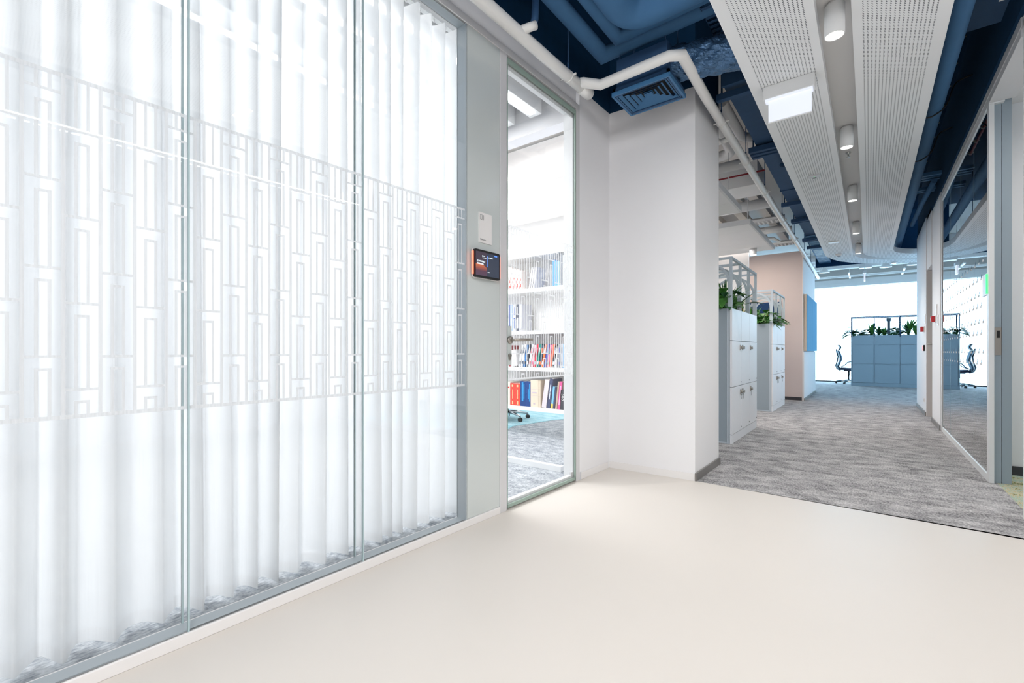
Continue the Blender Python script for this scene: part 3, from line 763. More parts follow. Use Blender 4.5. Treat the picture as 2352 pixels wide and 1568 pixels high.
def plant_broad(loc, label, h=.28, n=16, mat='leaf', size=.09, group=None, name='leafy_plant', reach=1.0):
    mb = MB(); rnd = random.Random(int(abs(loc[0]*991+loc[1]*57)) + n)
    for i in range(n):
        a = rnd.uniform(0, 2*pi); el = rnd.uniform(.3, 1.35); L = h*rnd.uniform(.35, 1.0)
        bx, by, bz = L*cos(el)*cos(a)*reach, L*cos(el)*sin(a)*reach, L*sin(el)
        mb.mat(0); mb.tube([loc, (loc[0]+bx*.6, loc[1]+by*.6, loc[2]+bz*.75), (loc[0]+bx, loc[1]+by, loc[2]+bz)], .0025, 4, caps=False)
        S_ = size*rnd.uniform(.7, 1.2); vs = []; segs = 5
        el2 = rnd.uniform(-.5, .7)
        for k in range(segs+1):
            t = k/segs; w_ = S_*.27*sin(pi*min(.98, t*.96+.03))
            px = loc[0]+bx+S_*t*cos(a)*cos(el2); py = loc[1]+by+S_*t*sin(a)*cos(el2); pz = loc[2]+bz+S_*t*sin(el2) - .25*S_*t*t
            dx, dy = -sin(a)*w_, cos(a)*w_
            vs += [(px-dx, py-dy, pz+w_*.3), (px, py, pz), (px+dx, py+dy, pz+w_*.3)]
        mb.mat(1 if i % 3 == 0 else 0)
        mb.add(vs, [(3*k+q, 3*k+q+1, 3*k+q+4, 3*k+q+3) for k in range(segs) for q in (0, 1)], True)
    mb.mat(2); mb.lathe([(.0, -.03), (.05, -.03), (.05, .004), (0, .008)], loc, 10)
    return mb.build(name, [M[mat], M['leaf2'], M['soil']], None, FW, loc=loc, label=label, cat='plant', group=group)

def locker(x, y0, label):
    """front faces +x at x; y runs along the front"""
    dp = .56; mw = .4577; H = 1.46; y1 = y0 + 3*mw; xb = x - dp
    t = thing('locker_cabinet', label, 'locker', (x-dp/2, (y0+y1)/2, 0), group='planter topped lockers by the corridor')
    MB().box(xb+.02, y0+.012, .0, x-.022, y1-.012, 1.40).build('body', M['locker_side'], t)
    MB().box(xb, y0, 0, x-.053, y0+.012, H).build('end_panel', M['locker_side'], t)
    MB().box(xb, y1-.012, 0, x-.053, y1, H).build('end_panel', M['locker_side'], t)
    MB().box(xb+.001, y0+.0125, 0, xb+.02, y1-.0125, H-.001).build('back_panel', M['locker_side'], t)
    MB().box(xb+.03, y0+.02, 1.40, x-.03, y1-.02, 1.42).build('soil', M['soil'], t)
    MB().box(x-.022, y0+.004, 0, x-.004, y1-.002, .095).build('plinth', M['locker'], t)
    MB().box(xb, y0-.003, 0, x-.054, y0-.0005, .018).build('end_trim', M['lattice'], t)
    for k in range(3):
        a, b = y0 + k*mw + .003, y0 + (k+1)*mw - .003
        MB().box(x-.022, a, 1.116, x, b, H).build('fascia_panel', M['locker'], t, bevel=.001)
        for (za, zb) in ((.612, 1.110), (.100, .606)):
            d = MB().box(x-.022, a, za, x, b, zb).build('door', M['locker'], t, bevel=.001)
            ky = b - .05 if k == 0 else a + .05
            kz = zb - .07
            kn = MB().box(x, ky-.022, kz-.030, x+.008, ky+.022, kz+.030).lathe([(.0, .026), (.016, .026), (.018, .020), (.016, .008)], (x, ky, kz), 14, 'x')
            kn.build('knob', M['steel'], d)
            kt = MB().lathe([(0, .004), (.006, .004), (.006, 0)], (x, (b-.025), za+.035), 8, 'x'); kt.build('keyhole', M['black'], d)
            if za < .3: MB().tube([(x+.012, ky, kz-.028), (x+.012, ky+.002, kz-.085)], .003, 5).build('key', M['chrome'], d)
    # lattice frame with arches
    TOP = 2.02; th_ = .014; wd = .028
    r_ = .25; xc = x - dp/2; spring = TOP - .045 - r_
    for k in range(4):
        yy = min(max(y0 + k*mw, y0+.012), y1-.012)
        fr = MB()
        for xa in (x-.03, xb): fr.box(xa, yy-th_/2, H+.0005, xa+.03, yy+th_/2, TOP)
        fr.box(xb+.03, yy-th_/2, TOP-.028, x-.03, yy+th_/2, TOP-.0005)
        pts = [(xc + r_-.003, H+.0005)] + [(xc + (r_-.003)*cos(a), spring + r_*sin(a)) for a in [pi*i/18 for i in range(19)]] + [(xc - r_+.003, H+.0005)]
        for (pa, pb) in zip(pts[:-1], pts[1:]):
            fr.rbox(((pa[0]+pb[0])/2, yy, (pa[1]+pb[1])/2), Vector((pb[0]-pa[0], 0, pb[1]-pa[1])).normalized(), (0, 1, 0), Vector((-(pb[1]-pa[1]), 0, pb[0]-pa[0])).normalized(), sqrt((pb[0]-pa[0])**2+(pb[1]-pa[1])**2)/2+.001, th_/2-.0015, wd/2)
        fr.build('arch_frame', M['lattice'], t)
    for k in range(3):
        a, b = max(y0+k*mw, y0+.012)+th_/2, min(y0+(k+1)*mw, y1-.012)-th_/2
        MB().box(x-.026, a, TOP-.026, x-.001, b, TOP-.001).build('top_rail', M['lattice'], t)
        MB().box(xb+.001, a, TOP-.026, xb+.026, b, TOP-.001).build('top_rail', M['lattice'], t)
    for yy in (y0-.003, y1-.0115):
        for xa in (x-.052, x-.037): MB().box(xa, yy, 0, xa+.0135, yy+.0145, H).build('corner_post', M['lattice'], t)
    return t
locker(-1.157, 5.305, 'near white locker cabinet with arched planter frame beside the column')
locker(-1.247, 8.55, 'second white locker cabinet with arched planter frame, farther down the corridor')
for i, (dx, dy, k) in enumerate([(-.10, .14, 'b'), (-.26, .25, 's'), (-.16, .45, 'p'), (-.34, .62, 'b'), (-.13, .80, 's'), (-.28, 1.0, 'p'), (-.12, 1.15, 'y'), (-.42, .12, 'b')]):
    l1 = (-1.157+dx-.02, 5.305+dy, 1.42)
    where = ['at its near corner', 'behind the first arch', 'left of the second post', 'mid planter at the back', 'near the third post', 'toward the far end at the back', 'at the far end with yellow leaves', 'at the near left corner'][i]
    if k == 'b': plant_broad(l1, 'green broad leaved plant on the near locker, ' + where, h=.27, n=40, size=.17, group='plants on the near locker')
    elif k == 's': plant_spiky(l1, 'green upright leaved plant on the near locker, ' + where, h=.36, n=26, wd=.022, group='plants on the near locker')
    elif k == 'p': plant_spiky(l1, 'feathery palm like plant on the near locker, ' + where, h=.42, n=34, wd=.014, spread=.5, group='plants on the near locker')
    else: plant_spiky(l1, 'yellow striped snake plant on the near locker, ' + where, h=.22, n=12, mat='leaf_y', group='plants on the near locker')
for i, (dx, dy, k) in enumerate([(-.14, .16, 'b'), (-.32, .2, 's'), (-.2, .5, 'b'), (-.36, .75, 's'), (-.15, .95, 'b'), (-.26, 1.2, 'y'), (-.45, .14, 'b')]):
    l1 = (-1.247+dx-.02, 8.55+dy, 1.42)
    where = ['at its near corner', 'behind the first arch', 'by the second post', 'mid planter at the back', 'leaning out between the far posts', 'at the far end', 'at the near left corner'][i]
    if k == 'b': plant_broad(l1, 'green bushy plant on the second locker, ' + where, h=.27, n=44, size=.17, group='plants on the second locker')
    else: plant_spiky(l1, 'green spiky plant on the second locker, ' + where, h=.38, n=24, wd=.022, mat='leaf' if k == 's' else 'leaf_y', group='plants on the second locker')

# far storage island with planter
ist = thing('storage_island', 'long grey blue storage island with planter in front of the bright window', 'cabinet', (.75, 16.7, 0))
IX0, IX1, IY0, IY1 = -.41, 1.85, 16.45, 16.95
MB().box(IX0+.01, IY0+.02, .0, IX1-.01, IY1-.02, 1.40).build('body', M['island'], ist)
MB().box(IX0, IY0, 0, IX0+.02, IY1, 1.445).build('end_panel', M['island'], ist)
MB().box(IX1-.02, IY0, 0, IX1, IY1, 1.445).build('end_panel', M['island'], ist)
MB().box(IX0+.02, IY0+.006, 0, IX1-.02, IY0+.02, .09).build('plinth', M['island'], ist)
MB().box(IX0+.02, IY0+.02, 1.40, IX1-.02, IY1-.02, 1.415).build('soil', M['soil'], ist)
jx = [-.39, .115, .675, 1.235, 1.83]
for k in range(4):
    a, b = jx[k]+.004, jx[k+1]-.004
    MB().box(a-.004, IY0, 1.185, b+.004-.003, IY0+.02, 1.445).build('fascia_panel', M['island'], ist)
    for za, zb in ((.10, .63), (.637, 1.178)):
        MB().box(a+.012, IY0, za, b-.012, IY0+.02, zb).build('door', M['island'], ist, bevel=.002)
fm = MB()
for x in (-.40, .115, .675, 1.235, 1.84):
    for yy in (IY0+.012, IY1-.012): fm.box(x-.012, yy-.012, 1.40, x+.012, yy+.012, 1.985)
    fm.box(x-.012, IY0+.01, 1.96, x+.012, IY1-.01, 1.985)
fm.box(IX0, IY0, 1.96, IX1, IY0+.024, 1.985).box(IX0, IY1-.024, 1.96, IX1, IY1, 1.985)
fm.build('rail_frame', M['blue_mid'], ist)
isl = [(-.30, 'b', .30, 'arching broad leaved plant at the left end of the far island'), (-.08, 'b', .24, 'low bushy plant second from the left on the far island'), (.06, 's', .42, 'snake plant left of the first post on the far island'),
       (.22, 'd', .34, 'dense dark spiky plant right of the first post on the far island'), (.34, 's', .26, 'short spiky plant mid island beside the dark clump'), (.50, 'b', .26, 'bushy plant left of the second post on the far island'), (.64, 'b', .30, 'broad green plant at the second post on the far island'),
       (.86, 's', .55, 'tall snake plant right of the second post on the far island'), (1.02, 's', .42, 'snake plant at the right end of the island stretch in view'), (1.3, 'b', .3, 'bushy plant past the corridor wall on the island'), (1.6, 'b', .3, 'bushy plant at the far right end of the island')]
for i, (x, k, h, lb) in enumerate(isl):
    l1 = (x, IY0+.2+.1*(i % 2), 1.415)
    if k == 'b': plant_broad(l1, lb, h=h*.85, n=30, size=.2, mat='leaf2', group='plants on the far island')
    elif k == 's': plant_spiky(l1, lb, h=h, n=20, wd=.034, mat='leaf', spread=.4, group='plants on the far island')
    else: plant_spiky(l1, lb, h=h, n=40, wd=.02, mat='leaf2', spread=.5, group='plants on the far island')
MB().box(.40, 16.62, 1.40, .47, 16.66, 1.84).lathe([(.0, 1.84), (.05, 1.84), (.05, 1.86), (0, 1.86)], (.435, 16.64, 0), 8).box(.385, 16.615, 1.86, .485, 16.665, 1.93).build('moss_pole', M['chair_frame'], None, FW, loc=(.435, 16.64, 1.40), label='upright blue grey support post among the island plants', cat='post')

# ================================================================= RIGHT GLASS PARTITION (window_2)
win = thing('window_2', None, None, (.72, 6.4, 0), kind='structure')
fm = MB().box(.715, 4.95, 0, .745, 7.83, .055).box(.715, 4.95, 2.87, .80, 7.83, 3.0).box(.715, 7.78, .055, .80, 7.83, 2.87).box(.715, 4.95, .055, .745, 5.015, 2.87)
fm.build('window_frame', M['white_metal'], win, bevel=.002)
MB().box(.712, 4.0, 2.93, .716, 7.83, 2.96).box(.716, 4.03, 2.88, .86, 4.95, 3.0).build('header', M['frame'], win)
for a, b in ((5.015, 5.62), (5.62, 6.34), (6.34, 7.06), (7.06, 7.78)):
    MB().box(.722, a+.002, .055, .732, b-.002, 2.87).build('glass_pane', M['glass_r'], win)
for y in (5.62, 6.34, 7.06): MB().box(.7215, y-.002, .055, .7325, y+.002, 2.87).build('glass_joint', M['seam'], win)
# dashes printed on the glass
da = MB(); dots = MB()
rows = [(1.74, .6), (1.60, 1), (1.47, 1), (1.375, 1), (1.245, 1), (1.15, 1), (1.0, 1), (.905, 1)]
for ri, (z, s_) in enumerate(rows):
    y = 5.20 + (.09 if ri % 2 else 0)
    while y < 7.7:
        da.rbox((.7212, y, z+.010), (1, 0, 0), Vector((0, -.75, .66)).normalized(), Vector((0, .66, .75)).normalized(), .0004, .022, .0045)
        dots.rbox((.7212, y+.02, z-.012), (1, 0, 0), (0, 1, 0), (0, 0, 1), .0004, .022, .009)
        y += .178
da.build('printed_dashes', M['film_dash'], win, kind='stuff'); dots.build('printed_dots', M['film_dot'], win, kind='stuff')
# door post and header of the meeting room opening
d2 = thing('door_2', None, None, (.79, 5.0, 0), kind='structure')
MB().box(.745, 4.985, 0, .787, 5.04, 2.90).build('door_leaf', M['locker_side'], d2)
MB().box(.790, 4.990, 0, .842, 5.04, 2.90).build('door_frame', M['locker_side'], d2)
MB().box(.753, 4.98, .97, .786, 4.986, 1.178).build('lock_plate', M['steel'], d2)
MB().box(.761, 4.977, 1.10, .778, 4.981, 1.155).build('keypad', M['black'], d2)
# niche door
d3 = thing('door_3', None, None, (1.0, 9.42, 0), kind='structure')
MB().box(.695, 9.40, 0, 1.30, 9.428, 2.23).build('door_leaf', M['door_paint'], d3)
hh = MB().tube([(.775, 9.40, 1.105), (.775, 9.36, 1.105), (.76, 9.355, 1.105), (.70, 9.355, 1.105)], .009, 8).lathe([(0, -.012), (.024, -.012), (.024, 0)], (.775, 9.40, 1.105), 14, 'y')
hh.build('door_handle', M['steel'], d3)
MB().lathe([(0, -.014), (.018, -.014), (.018, 0)], (.775, 9.40, 1.02), 12, 'y').build('lock_cylinder', M['steel'], d3)
# alarm buttons, plates, reader
def alarm(x, y, z, lb):
    t = thing('alarm_button', lb, 'alarm', (x, y, z))
    MB().box(x-.012, y-.05, z-.045, x, y+.05, z+.045).build('back_plate', M['base_white'], t)
    MB().box(x-.052, y-.046, z-.04, x-.012, y+.046, z+.04).build('housing', M['red'], t, bevel=.006)
    MB().box(x-.056, y-.02, z-.02, x-.052, y+.02, z+.02).build('button', M['base_white'], t)
alarm(.69, 9.68, 1.345, 'red fire alarm button on the far wall segment beyond the niche door')
alarm(.71, 8.33, 1.43, 'red fire alarm button on the wall nearer the glass, by the niche')
def plate(x, y, z, w_, h_, lb, nm='wall_plate'):
    t = thing(nm, lb, 'plate', (x, y, z))
    MB().box(x-.008, y-w_/2, z-h_/2, x, y+w_/2, z+h_/2).build('plate', M['base_white'], t)
    MB().box(x-.010, y-w_/4, z-h_/3, x-.008, y+w_/4, z+h_/3).build('inset', M['frame'], t)
plate(.69, 9.55, 1.50, .10, .14, 'white notice plate above the far red alarm button')
plate(.71, 8.24, 1.55, .10, .14, 'white notice plate above the nearer red alarm button')
plate(.71, 8.08, 1.40, .08, .14, 'pale grey plate right of the nearer red alarm button')
plate(.69, 9.72, .225, .09, .06, 'white wall socket low on the far wall segment')
t = thing('card_reader', 'small black card reader with red light below the far alarm button', 'reader', (.69, 9.62, 1.05))
MB().box(.668, 9.58, 1.00, .69, 9.66, 1.095).build('case', M['black'], t)
MB().box(.662, 9.59, 1.01, .668, 9.65, 1.085).build('indicator', M['red_lit'], t)
t = thing('exit_light', 'green lit exit box high on the right glass partition', 'light', (.73, 5.05, 1.52))
MB().box(.738, 5.06, 1.43, .775, 5.26, 1.60).build('housing', M['white_metal'], t)
MB().box(.705, 4.985, 1.44, .7145, 5.015, 1.59).build('lit_edge', M['green_lit'], t)
MB().box(.7145, 5.02, 1.435, .7215, 5.20, 1.60).build('cover', M['white_metal'], t)
t = thing('notice_sheet', 'white sheet on the right glass above the green exit box', 'sheet', (.735, 5.0, 1.76))
MB().box(.7335, 5.03, 1.66, .7345, 5.16, 1.92).build('paper', M['base_white'], t)

# ================================================================= CEILING RAFT
A = [(-.645, -3.4), (-.645, 6), (-.65, 10.47), (-.57, 10.9), (-.46, 11.25), (-.29, 11.55), (-.11, 11.78), (.16, 12.01), (.43, 12.18), (.77, 12.34), (1.6, 12.6), (2.8, 12.8)]
B = [(-.225, -3.4), (-.225, 6), (-.235, 10.45), (-.205, 10.80), (-.13, 11.05), (-.03, 11.25), (.13, 11.45), (.32, 11.65), (.50, 11.78), (.77, 11.93), (1.6, 12.2), (2.8, 12.4)]
C_ = [(-.073, -3.4), (-.073, 6), (-.085, 10.50), (-.05, 10.80), (.02, 10.98), (.10, 11.17), (.20, 11.33), (.35, 11.52), (.52, 11.66), (.77, 11.80), (1.6, 12.05), (2.8, 12.2)]
Dd = [(.345, -3.4), (.345, 6), (.335, 10.45), (.35, 10.62), (.37, 10.76), (.41, 10.88), (.47, 10.99), (.56, 11.10), (.66, 11.19), (.8, 11.27), (1.6, 11.5), (2.8, 11.6)]
def densify(L): return L
raft = thing('ceiling_raft', 'white perforated acoustic ceiling raft in two bands running down the corridor', 'ceiling panel', (0, 0, 2.8))
MB().strip(A, B, 2.80, 2.89).build('perforated_band', M['perf'], raft)
MB().strip(C_, Dd, 2.80, 2.89).build('perforated_band', M['perf'], raft)
A2 = [(x, y) for x, y in A]; 
MB().strip([(x-.01, y-.01) for x, y in B], [(x+.01, y+.01) for x, y in C_], 2.885, 2.90).build('recess_band', M['raft_plain'], raft)
rod = MB()
for yy in (1.0, 3.2, 5.4, 7.6, 9.8):
    for x in (-.5, .2): rod.tube([(x, yy, 2.89), (x, yy, HC)], .004, 6)
rod.build('hanger_rod', M['blue_mid'], raft)

ln = ['third before the camera', 'second before the camera', 'just before the camera', 'nearest', 'second', 'third', 'fourth', 'fifth']
for k in range(8):
    yy = 3.02 + 1.72*(k-3) + (.12 if k > 5 else 0); x = -.147
    t = thing('ceiling_downlight', ('white cylindrical downlight in the raft recess, %s from the camera' % ln[k]), 'lamp', (x, yy, 2.885), group='downlights in the raft recess')
    MB().lathe([(.0, .0), (.036, 0), (.036, -.012), (0, -.012)], (x, yy, 2.886), 24).build('mount', M['frame'], t)
    MB().lathe([(.0, 2.872), (.044, 2.872), (.047, 2.868), (.047, 2.71), (.043, 2.706), (.040, 2.712), (.040, 2.722)], (x, yy, 0), 28).build('housing', M['white_metal'], t)
    MB().lathe([(.0405, 2.716), (.0, 2.716)], (x, yy, 0), 28).build('lens', M['lamp_emit'], t)
    d = bpy.data.lights.new('downlight_glow', 'SPOT'); d.energy = 60 if yy > 4 else (46 if yy > .3 else 30); d.spot_size = radians(112); d.spot_blend = .8; d.shadow_soft_size = .035; d.color = (1, .96, .9)
    lo = link(bpy.data.objects.new('downlight_glow', d)); lo.location = (x, yy, 2.70)
t = thing('ceiling_downlight', 'white downlight on the curved far end of the raft', 'lamp', (.37, 11.95, 2.80))
MB().lathe([(.0, 2.80), (.047, 2.80), (.047, 2.775), (.04, 2.772)], (.40, 12.0, 0), 24).build('housing', M['white_metal'], t)
MB().lathe([(.0405, 2.774), (.0, 2.774)], (.40, 12.0, 0), 24).build('lens', M['lamp_emit'], t)

def emerg(loc):
    x0, x1, y, z = loc
    t = thing('exit_sign', 'white box exit luminaire with glowing panel under the left raft band', 'sign', ((x0+x1)/2, y, 2.8))
    MB().box(x0, y-.03, 2.715, x1, y+.045, 2.80).build('housing', M['white_metal'], t, bevel=.004)
    MB().prism([(x0+.012, y-.022), (x1-.012, y-.022), (x1-.012, y+.03), (x0+.012, y+.03)], 2.700, 2.716).build('light_head', M['sign_lit'], t)
    MB().box(x0+.03, y-.004, 2.560, x1-.018, y+.004, 2.702).build('lit_panel', M['sign_lit'], t)
    MB().box(x0+.028, y-.006, 2.553, x1-.016, y+.006, 2.561).build('edge_strip', M['white_metal'], t)
emerg((-.571, -.275, 3.535, 2.8))
t = thing('motion_sensor', 'small grey sensor strip with green dot under the left raft band', 'sensor', (-.44, 5.59, 2.8))
MB().box(-.49, 5.55, 2.782, -.39, 5.61, 2.80).build('body', M['frame'], t, bevel=.004)
MB().lathe([(0, -.003), (.003, -.003), (.003, 0)], (-.44, 5.565, 2.782), 8).build('indicator', M['green_lit'], t)
MB().box(-.455, 5.60, 2.778, -.425, 5.615, 2.783).build('lens', M['black'], t)
t = thing('smoke_detector', 'round white smoke detector near the curved end of the raft', 'detector', (-.47, 10.6, 2.8))
MB().lathe([(0, 2.76), (.03, 2.76), (.05, 2.785), (.055, 2.80), (0, 2.80)], (-.44, 10.4, 0), 20).build('body', M['white_metal'], t)
MB().lathe([(.031, 2.7595), (.02, 2.7585), (.0, 2.7585)], (-.44, 10.4, 0), 16).build('vent', M['dark'], t)
t = thing('ceiling_speaker', 'white slim device under the left raft band before the smoke detector', 'device', (-.45, 9.18, 2.8))
MB().box(-.53, 9.10, 2.78, -.38, 9.20, 2.80).build('body', M['white_metal'], t, bevel=.006)
for i, yy in enumerate((5.37, 9.75)):
    t = thing('sprinkler', 'small metal sprinkler head in the raft recess, %s' % ['between second and third downlight', 'before the last downlight'][i], 'sprinkler', (-.155, yy, 2.885))
    MB().lathe([(0, 2.885), (.022, 2.885), (.02, 2.875), (.008, 2.872), (.006, 2.85), (.0, 2.85)], (-.155, yy, 0), 12).build('body', M['chrome'], t)
    MB().lathe([(0, 2.842), (.016, 2.842), (.016, 2.839), (0, 2.839)], (-.155, yy, 0), 12).build('deflector', M['steel'], t)
t = thing('linear_light', 'thin led line along the raft recess above the camera', 'lamp', (-.205, 1.1, 2.88))
MB().box(-.214, .3, 2.872, -.202, 1.15, 2.884).build('diffuser', M['led'], t)
t = thing('linear_light', 'suspended led line over the foyer right of the camera', 'lamp', (1.9, 1.2, 3.0))
MB().box(1.87, .0, 2.98, 1.93, 3.4, 3.04).build('housing', M['white_metal'], t)
MB().box(1.892, .0, 2.974, 1.908, 3.4, 2.981).build('diffuser', M['led'], t)
mb = MB()
for yy in (.4, 3.0): mb.tube([(1.9, yy, 3.04), (1.9, yy, HC)], .004, 6)
mb.build('hanger_wire', M['steel'], t)

# ================================================================= PIPES AND DUCTS, foyer side
PZ = 2.92
t = thing('white_pipe', 'white cable pipe running along the glass wall and on down the corridor', 'pipe', (-1.6, 1.5, PZ))
zA = 2.9
MB().tube([(-1.735, -3.4, zA), (-1.66, 1.0, zA), (-1.645, 2.5, zA), (-1.632, 2.90, zA)], .038, 16).build('main_run', M['pipe_white'], t)
MB().tube([(-1.632, 2.88, zA), (-1.628, 3.0, zA)], .043, 16).build('end_cap', M['pipe_white'], t)
MB().tube([(-1.636, 2.83, zA), (-1.60, 2.86, zA+.01), (-1.508, 2.945, zA), (-1.012, 2.93, zA), (-.945, 2.975, zA), (-.962, 3.6, zA), (-.985, 6.5, zA), (-1.0, 10.2, zA), (-1.005, 11.3, zA-.01), (-1.02, 14.0, zA-.03)], .034, 16).build('corridor_run', M['pipe_white'], t)
def clamp(x, y, z, r, mbx, ax=(0, 1, 0), top=HC):
    ax = Vector(ax).normalized(); a = Vector((x, y, z))
    mbx.tube([a-ax*.007, a+ax*.007], r+.004, 16)
    sd = ax.cross(Vector((0, 0, 1))).normalized()
    for q in (-1, 1): mbx.tube([a+sd*q*(r), a+sd*q*(r+.026)], .007, 8)
ys_ = [(-1.639, 2.72, zA), (-.966, 4.05, zA), (-.974, 5.05, zA), (-.981, 6.15, zA), (-.990, 7.6, zA), (-.995, 9.0, zA), (-1.003, 10.6, zA), (-1.01, 12.0, zA-.01)]
for (x, y, z) in ys_:
    c = MB(); clamp(x, y, z, .036, c); c.build('pipe_clamp', M['pipe_white'], t)
    MB().tube([(x, y, z+.04), (x, y, HC)], .0045, 6).tube([(x, y, z+.035), (x, y, z+.10)], .007, 8).build('hanger_rod', M['blue_mid'], t)
MB().tube([(-1.652, 2.16, zA+.01), (-1.585, 2.20, zA+.03), (-1.565, 2.225, zA+.045)], .025, 12).build('branch', M['pipe_white'], t)
MB().tube([(-1.585, 2.215, zA+.03), (-1.575, 2.23, zA+.09), (-1.64, 2.36, HC)], .022, 12).build('branch_riser', M['blue_mid'], t)
MB().tube([(-1.05, 4.42, zA), (-.99, 4.40, zA)], .024, 10).tube([(-1.5, 4.55, zA+.03), (-1.05, 4.42, zA)], .024, 10).build('side_branch', M['pipe_white'], t)
MB().tube([(-1.0, 9.15, zA), (-1.22, 9.12, zA), (-1.27, 8.75, zA), (-1.6, 8.68, zA)], .024, 10).build('side_branch', M['pipe_white'], t)
# blue insulated pipes with corner turns
def smooth(P, n=5):
    P = [Vector(p) for p in P]; Q = [P[0]*2-P[1]] + P + [P[-1]*2-P[-2]]; out = []
    for i in range(1, len(Q)-2):
        a, b, c, d = Q[i-1:i+3]
        for k in range(n):
            t = k/n; out.append(.5*((2*b)+(c-a)*t+(2*a-5*b+4*c-d)*t*t+(3*b-a-3*c+d)*t**3))
    return out + [P[-1]]
def elbow(p0, pc, p1, R, n=6):
    p0, pc, p1 = Vector(p0), Vector(pc), Vector(p1); a = (p0-pc).normalized(); b = (p1-pc).normalized()
    P = [p0]; A_ = pc + a*R; B_ = pc + b*R
    for i in range(n+1):
        tt = i/n; P.append(A_*(1-tt)**2 + pc*2*tt*(1-tt) + B_*tt**2)
    return P + [p1]
zb = 3.2
MB().tube([(-1.52, -3.4, zb), (-1.555, 3.08, zb), (.6, 3.02, zb)], .055, 18).build('insulated_pipe', M['blue_soft'], None, FW, loc=(-1.5, 0, zb), label='outermost blue insulated pipe with mitred corner above the white pipe', cat='pipe')
MB().tube([(-1.36, -3.4, zb), (-1.388, 2.97, zb), (.6, 2.91, zb)], .045, 18).build('insulated_pipe', M['blue_soft'], None, FW, loc=(-1.37, 0, zb), label='middle blue insulated pipe, second of three from the glass wall', cat='pipe')
MB().tube(elbow((-1.18, -3.4, zb-.03), (-1.222, 2.79, zb-.03), (.6, 2.73, zb-.03), .17, 10), .108, 24).build('insulated_pipe', M['blue_soft'], None, FW, loc=(-1.16, 0, zb), label='widest blue insulated pipe with round elbow, innermost of three', cat='pipe')
t = thing('round_valve', 'dark blue round damper housing beside the pipes at the top edge', 'damper', (-1.78, 2.35, 3.4))
MB().lathe([(0, 0), (.085, 0), (.085, .05), (.06, .07), (0, .07)], (-1.74, 2.30, 3.36), 24, 'x').build('housing', M['blue'], t)
MB().tube([(-1.72, 2.30, 3.36), (-1.60, 2.32, 3.38)], .03, 12).build('spindle', M['blue_mid'], t)
# diffuser
t = thing('air_diffuser', 'square blue louvred air diffuser hanging in front of the back wall', 'vent', (-1.23, 3.15, 2.84))
dx0, dx1, dy0, dy1, dz = -1.465, -1.045, 3.035, 3.375, 2.835
dr = MB()
for k in range(6):
    m0 = .0 + .032*k; w_ = .018
    ax0, ax1, ay0, ay1 = dx0+m0*1.12, dx1-m0*1.12, dy0+m0*.9, dy1-m0*.9
    z_ = dz + .004*k
    vs = []
    ins = .021 if k else .03; zin = z_ + (.016 if k else .004)
    o_ = [(ax0, ay0), (ax1, ay0), (ax1, ay1), (ax0, ay1)]
    i_ = [(ax0+ins*1.0, ay0+ins*.82), (ax1-ins*1.0, ay0+ins*.82), (ax1-ins*1.0, ay1-ins*.82), (ax0+ins*1.0, ay1-ins*.82)]
    b = MB()
    for (P_, zz) in ((o_, z_), (i_, zin)): vs += [(x, y, zz) for x, y in P_]
    b.add(vs, [(j, 4+j, 4+(j+1) % 4, (j+1) % 4) for j in range(4)])
    if k == 0: b.add([(x, y, z_) for x, y in o_] + [(x, y, z_+.03) for x, y in o_], [(j, (j+1) % 4, 4+(j+1) % 4, 4+j) for j in range(4)])
    b.build('louvre' if k else 'face_frame', M['blue_metal'], t)
MB().box(-1.287, 3.179, dz+.032, -1.223, 3.231, dz+.036).build('centre_plate', M['blue_metal'], t)
MB().box(-1.44, 3.06, dz+.05, -1.07, 3.35, dz+.27).build('plenum_box', M['blue_mid'], t, bevel=.004)
MB().box(-1.425, 3.07, dz+.045, -1.085, 3.34, dz+.052).build('plenum_shade', M['dark'], t)  # dark sheet standing in for the shade between the louvres
MB().box(-1.46, 3.045, dz+.002, -1.44, 3.36, dz+.06).box(-1.07, 3.045, dz+.002, -1.05, 3.36, dz+.06).box(-1.46, 3.34, dz+.002, -1.05, 3.365, dz+.06).box(-1.46, 3.045, dz+.002, -1.05, 3.06, dz+.06).build('neck', M['blue_mid'], t)
rods = MB()
for x, y in ((-1.42, 3.08), (-1.09, 3.08), (-1.42, 3.33), (-1.09, 3.33)): rods.tube([(x, y, dz+.26), (x, y, HC)], .004, 6)
rods.build('hanger_rod', M['blue_mid'], t)
# crumpled foil duct
mb = MB(); rnd = random.Random(3); n = 64; m_ = 60; vs = []
for i in range(m_+1):
    tt = i/m_; x = -1.09 + .85*tt; y = 3.23 + .20*tt; zc = 3.02 - .02*sin(pi*tt) + .02*tt
    for j in range(n):
        a = 2*pi*j/n; r_ = .115 + rnd.uniform(-.003, .003) + .006*sin(i*.7+2*sin(j*.5))+.004*sin(j*.9+i*.5)
        vs.append((x + .01*rnd.random(), y + r_*cos(a), zc + r_*sin(a)))
mb.add(vs, [(i*n+j, i*n+(j+1) % n, (i+1)*n+(j+1) % n, (i+1)*n+j) for i in range(m_) for j in range(n)])
mb.build('foil_duct', M['foil'], None, FW, loc=(-1.0, 3.23, 3.0), label='crumpled dark foil flexible duct leaving the air diffuser box', cat='duct')
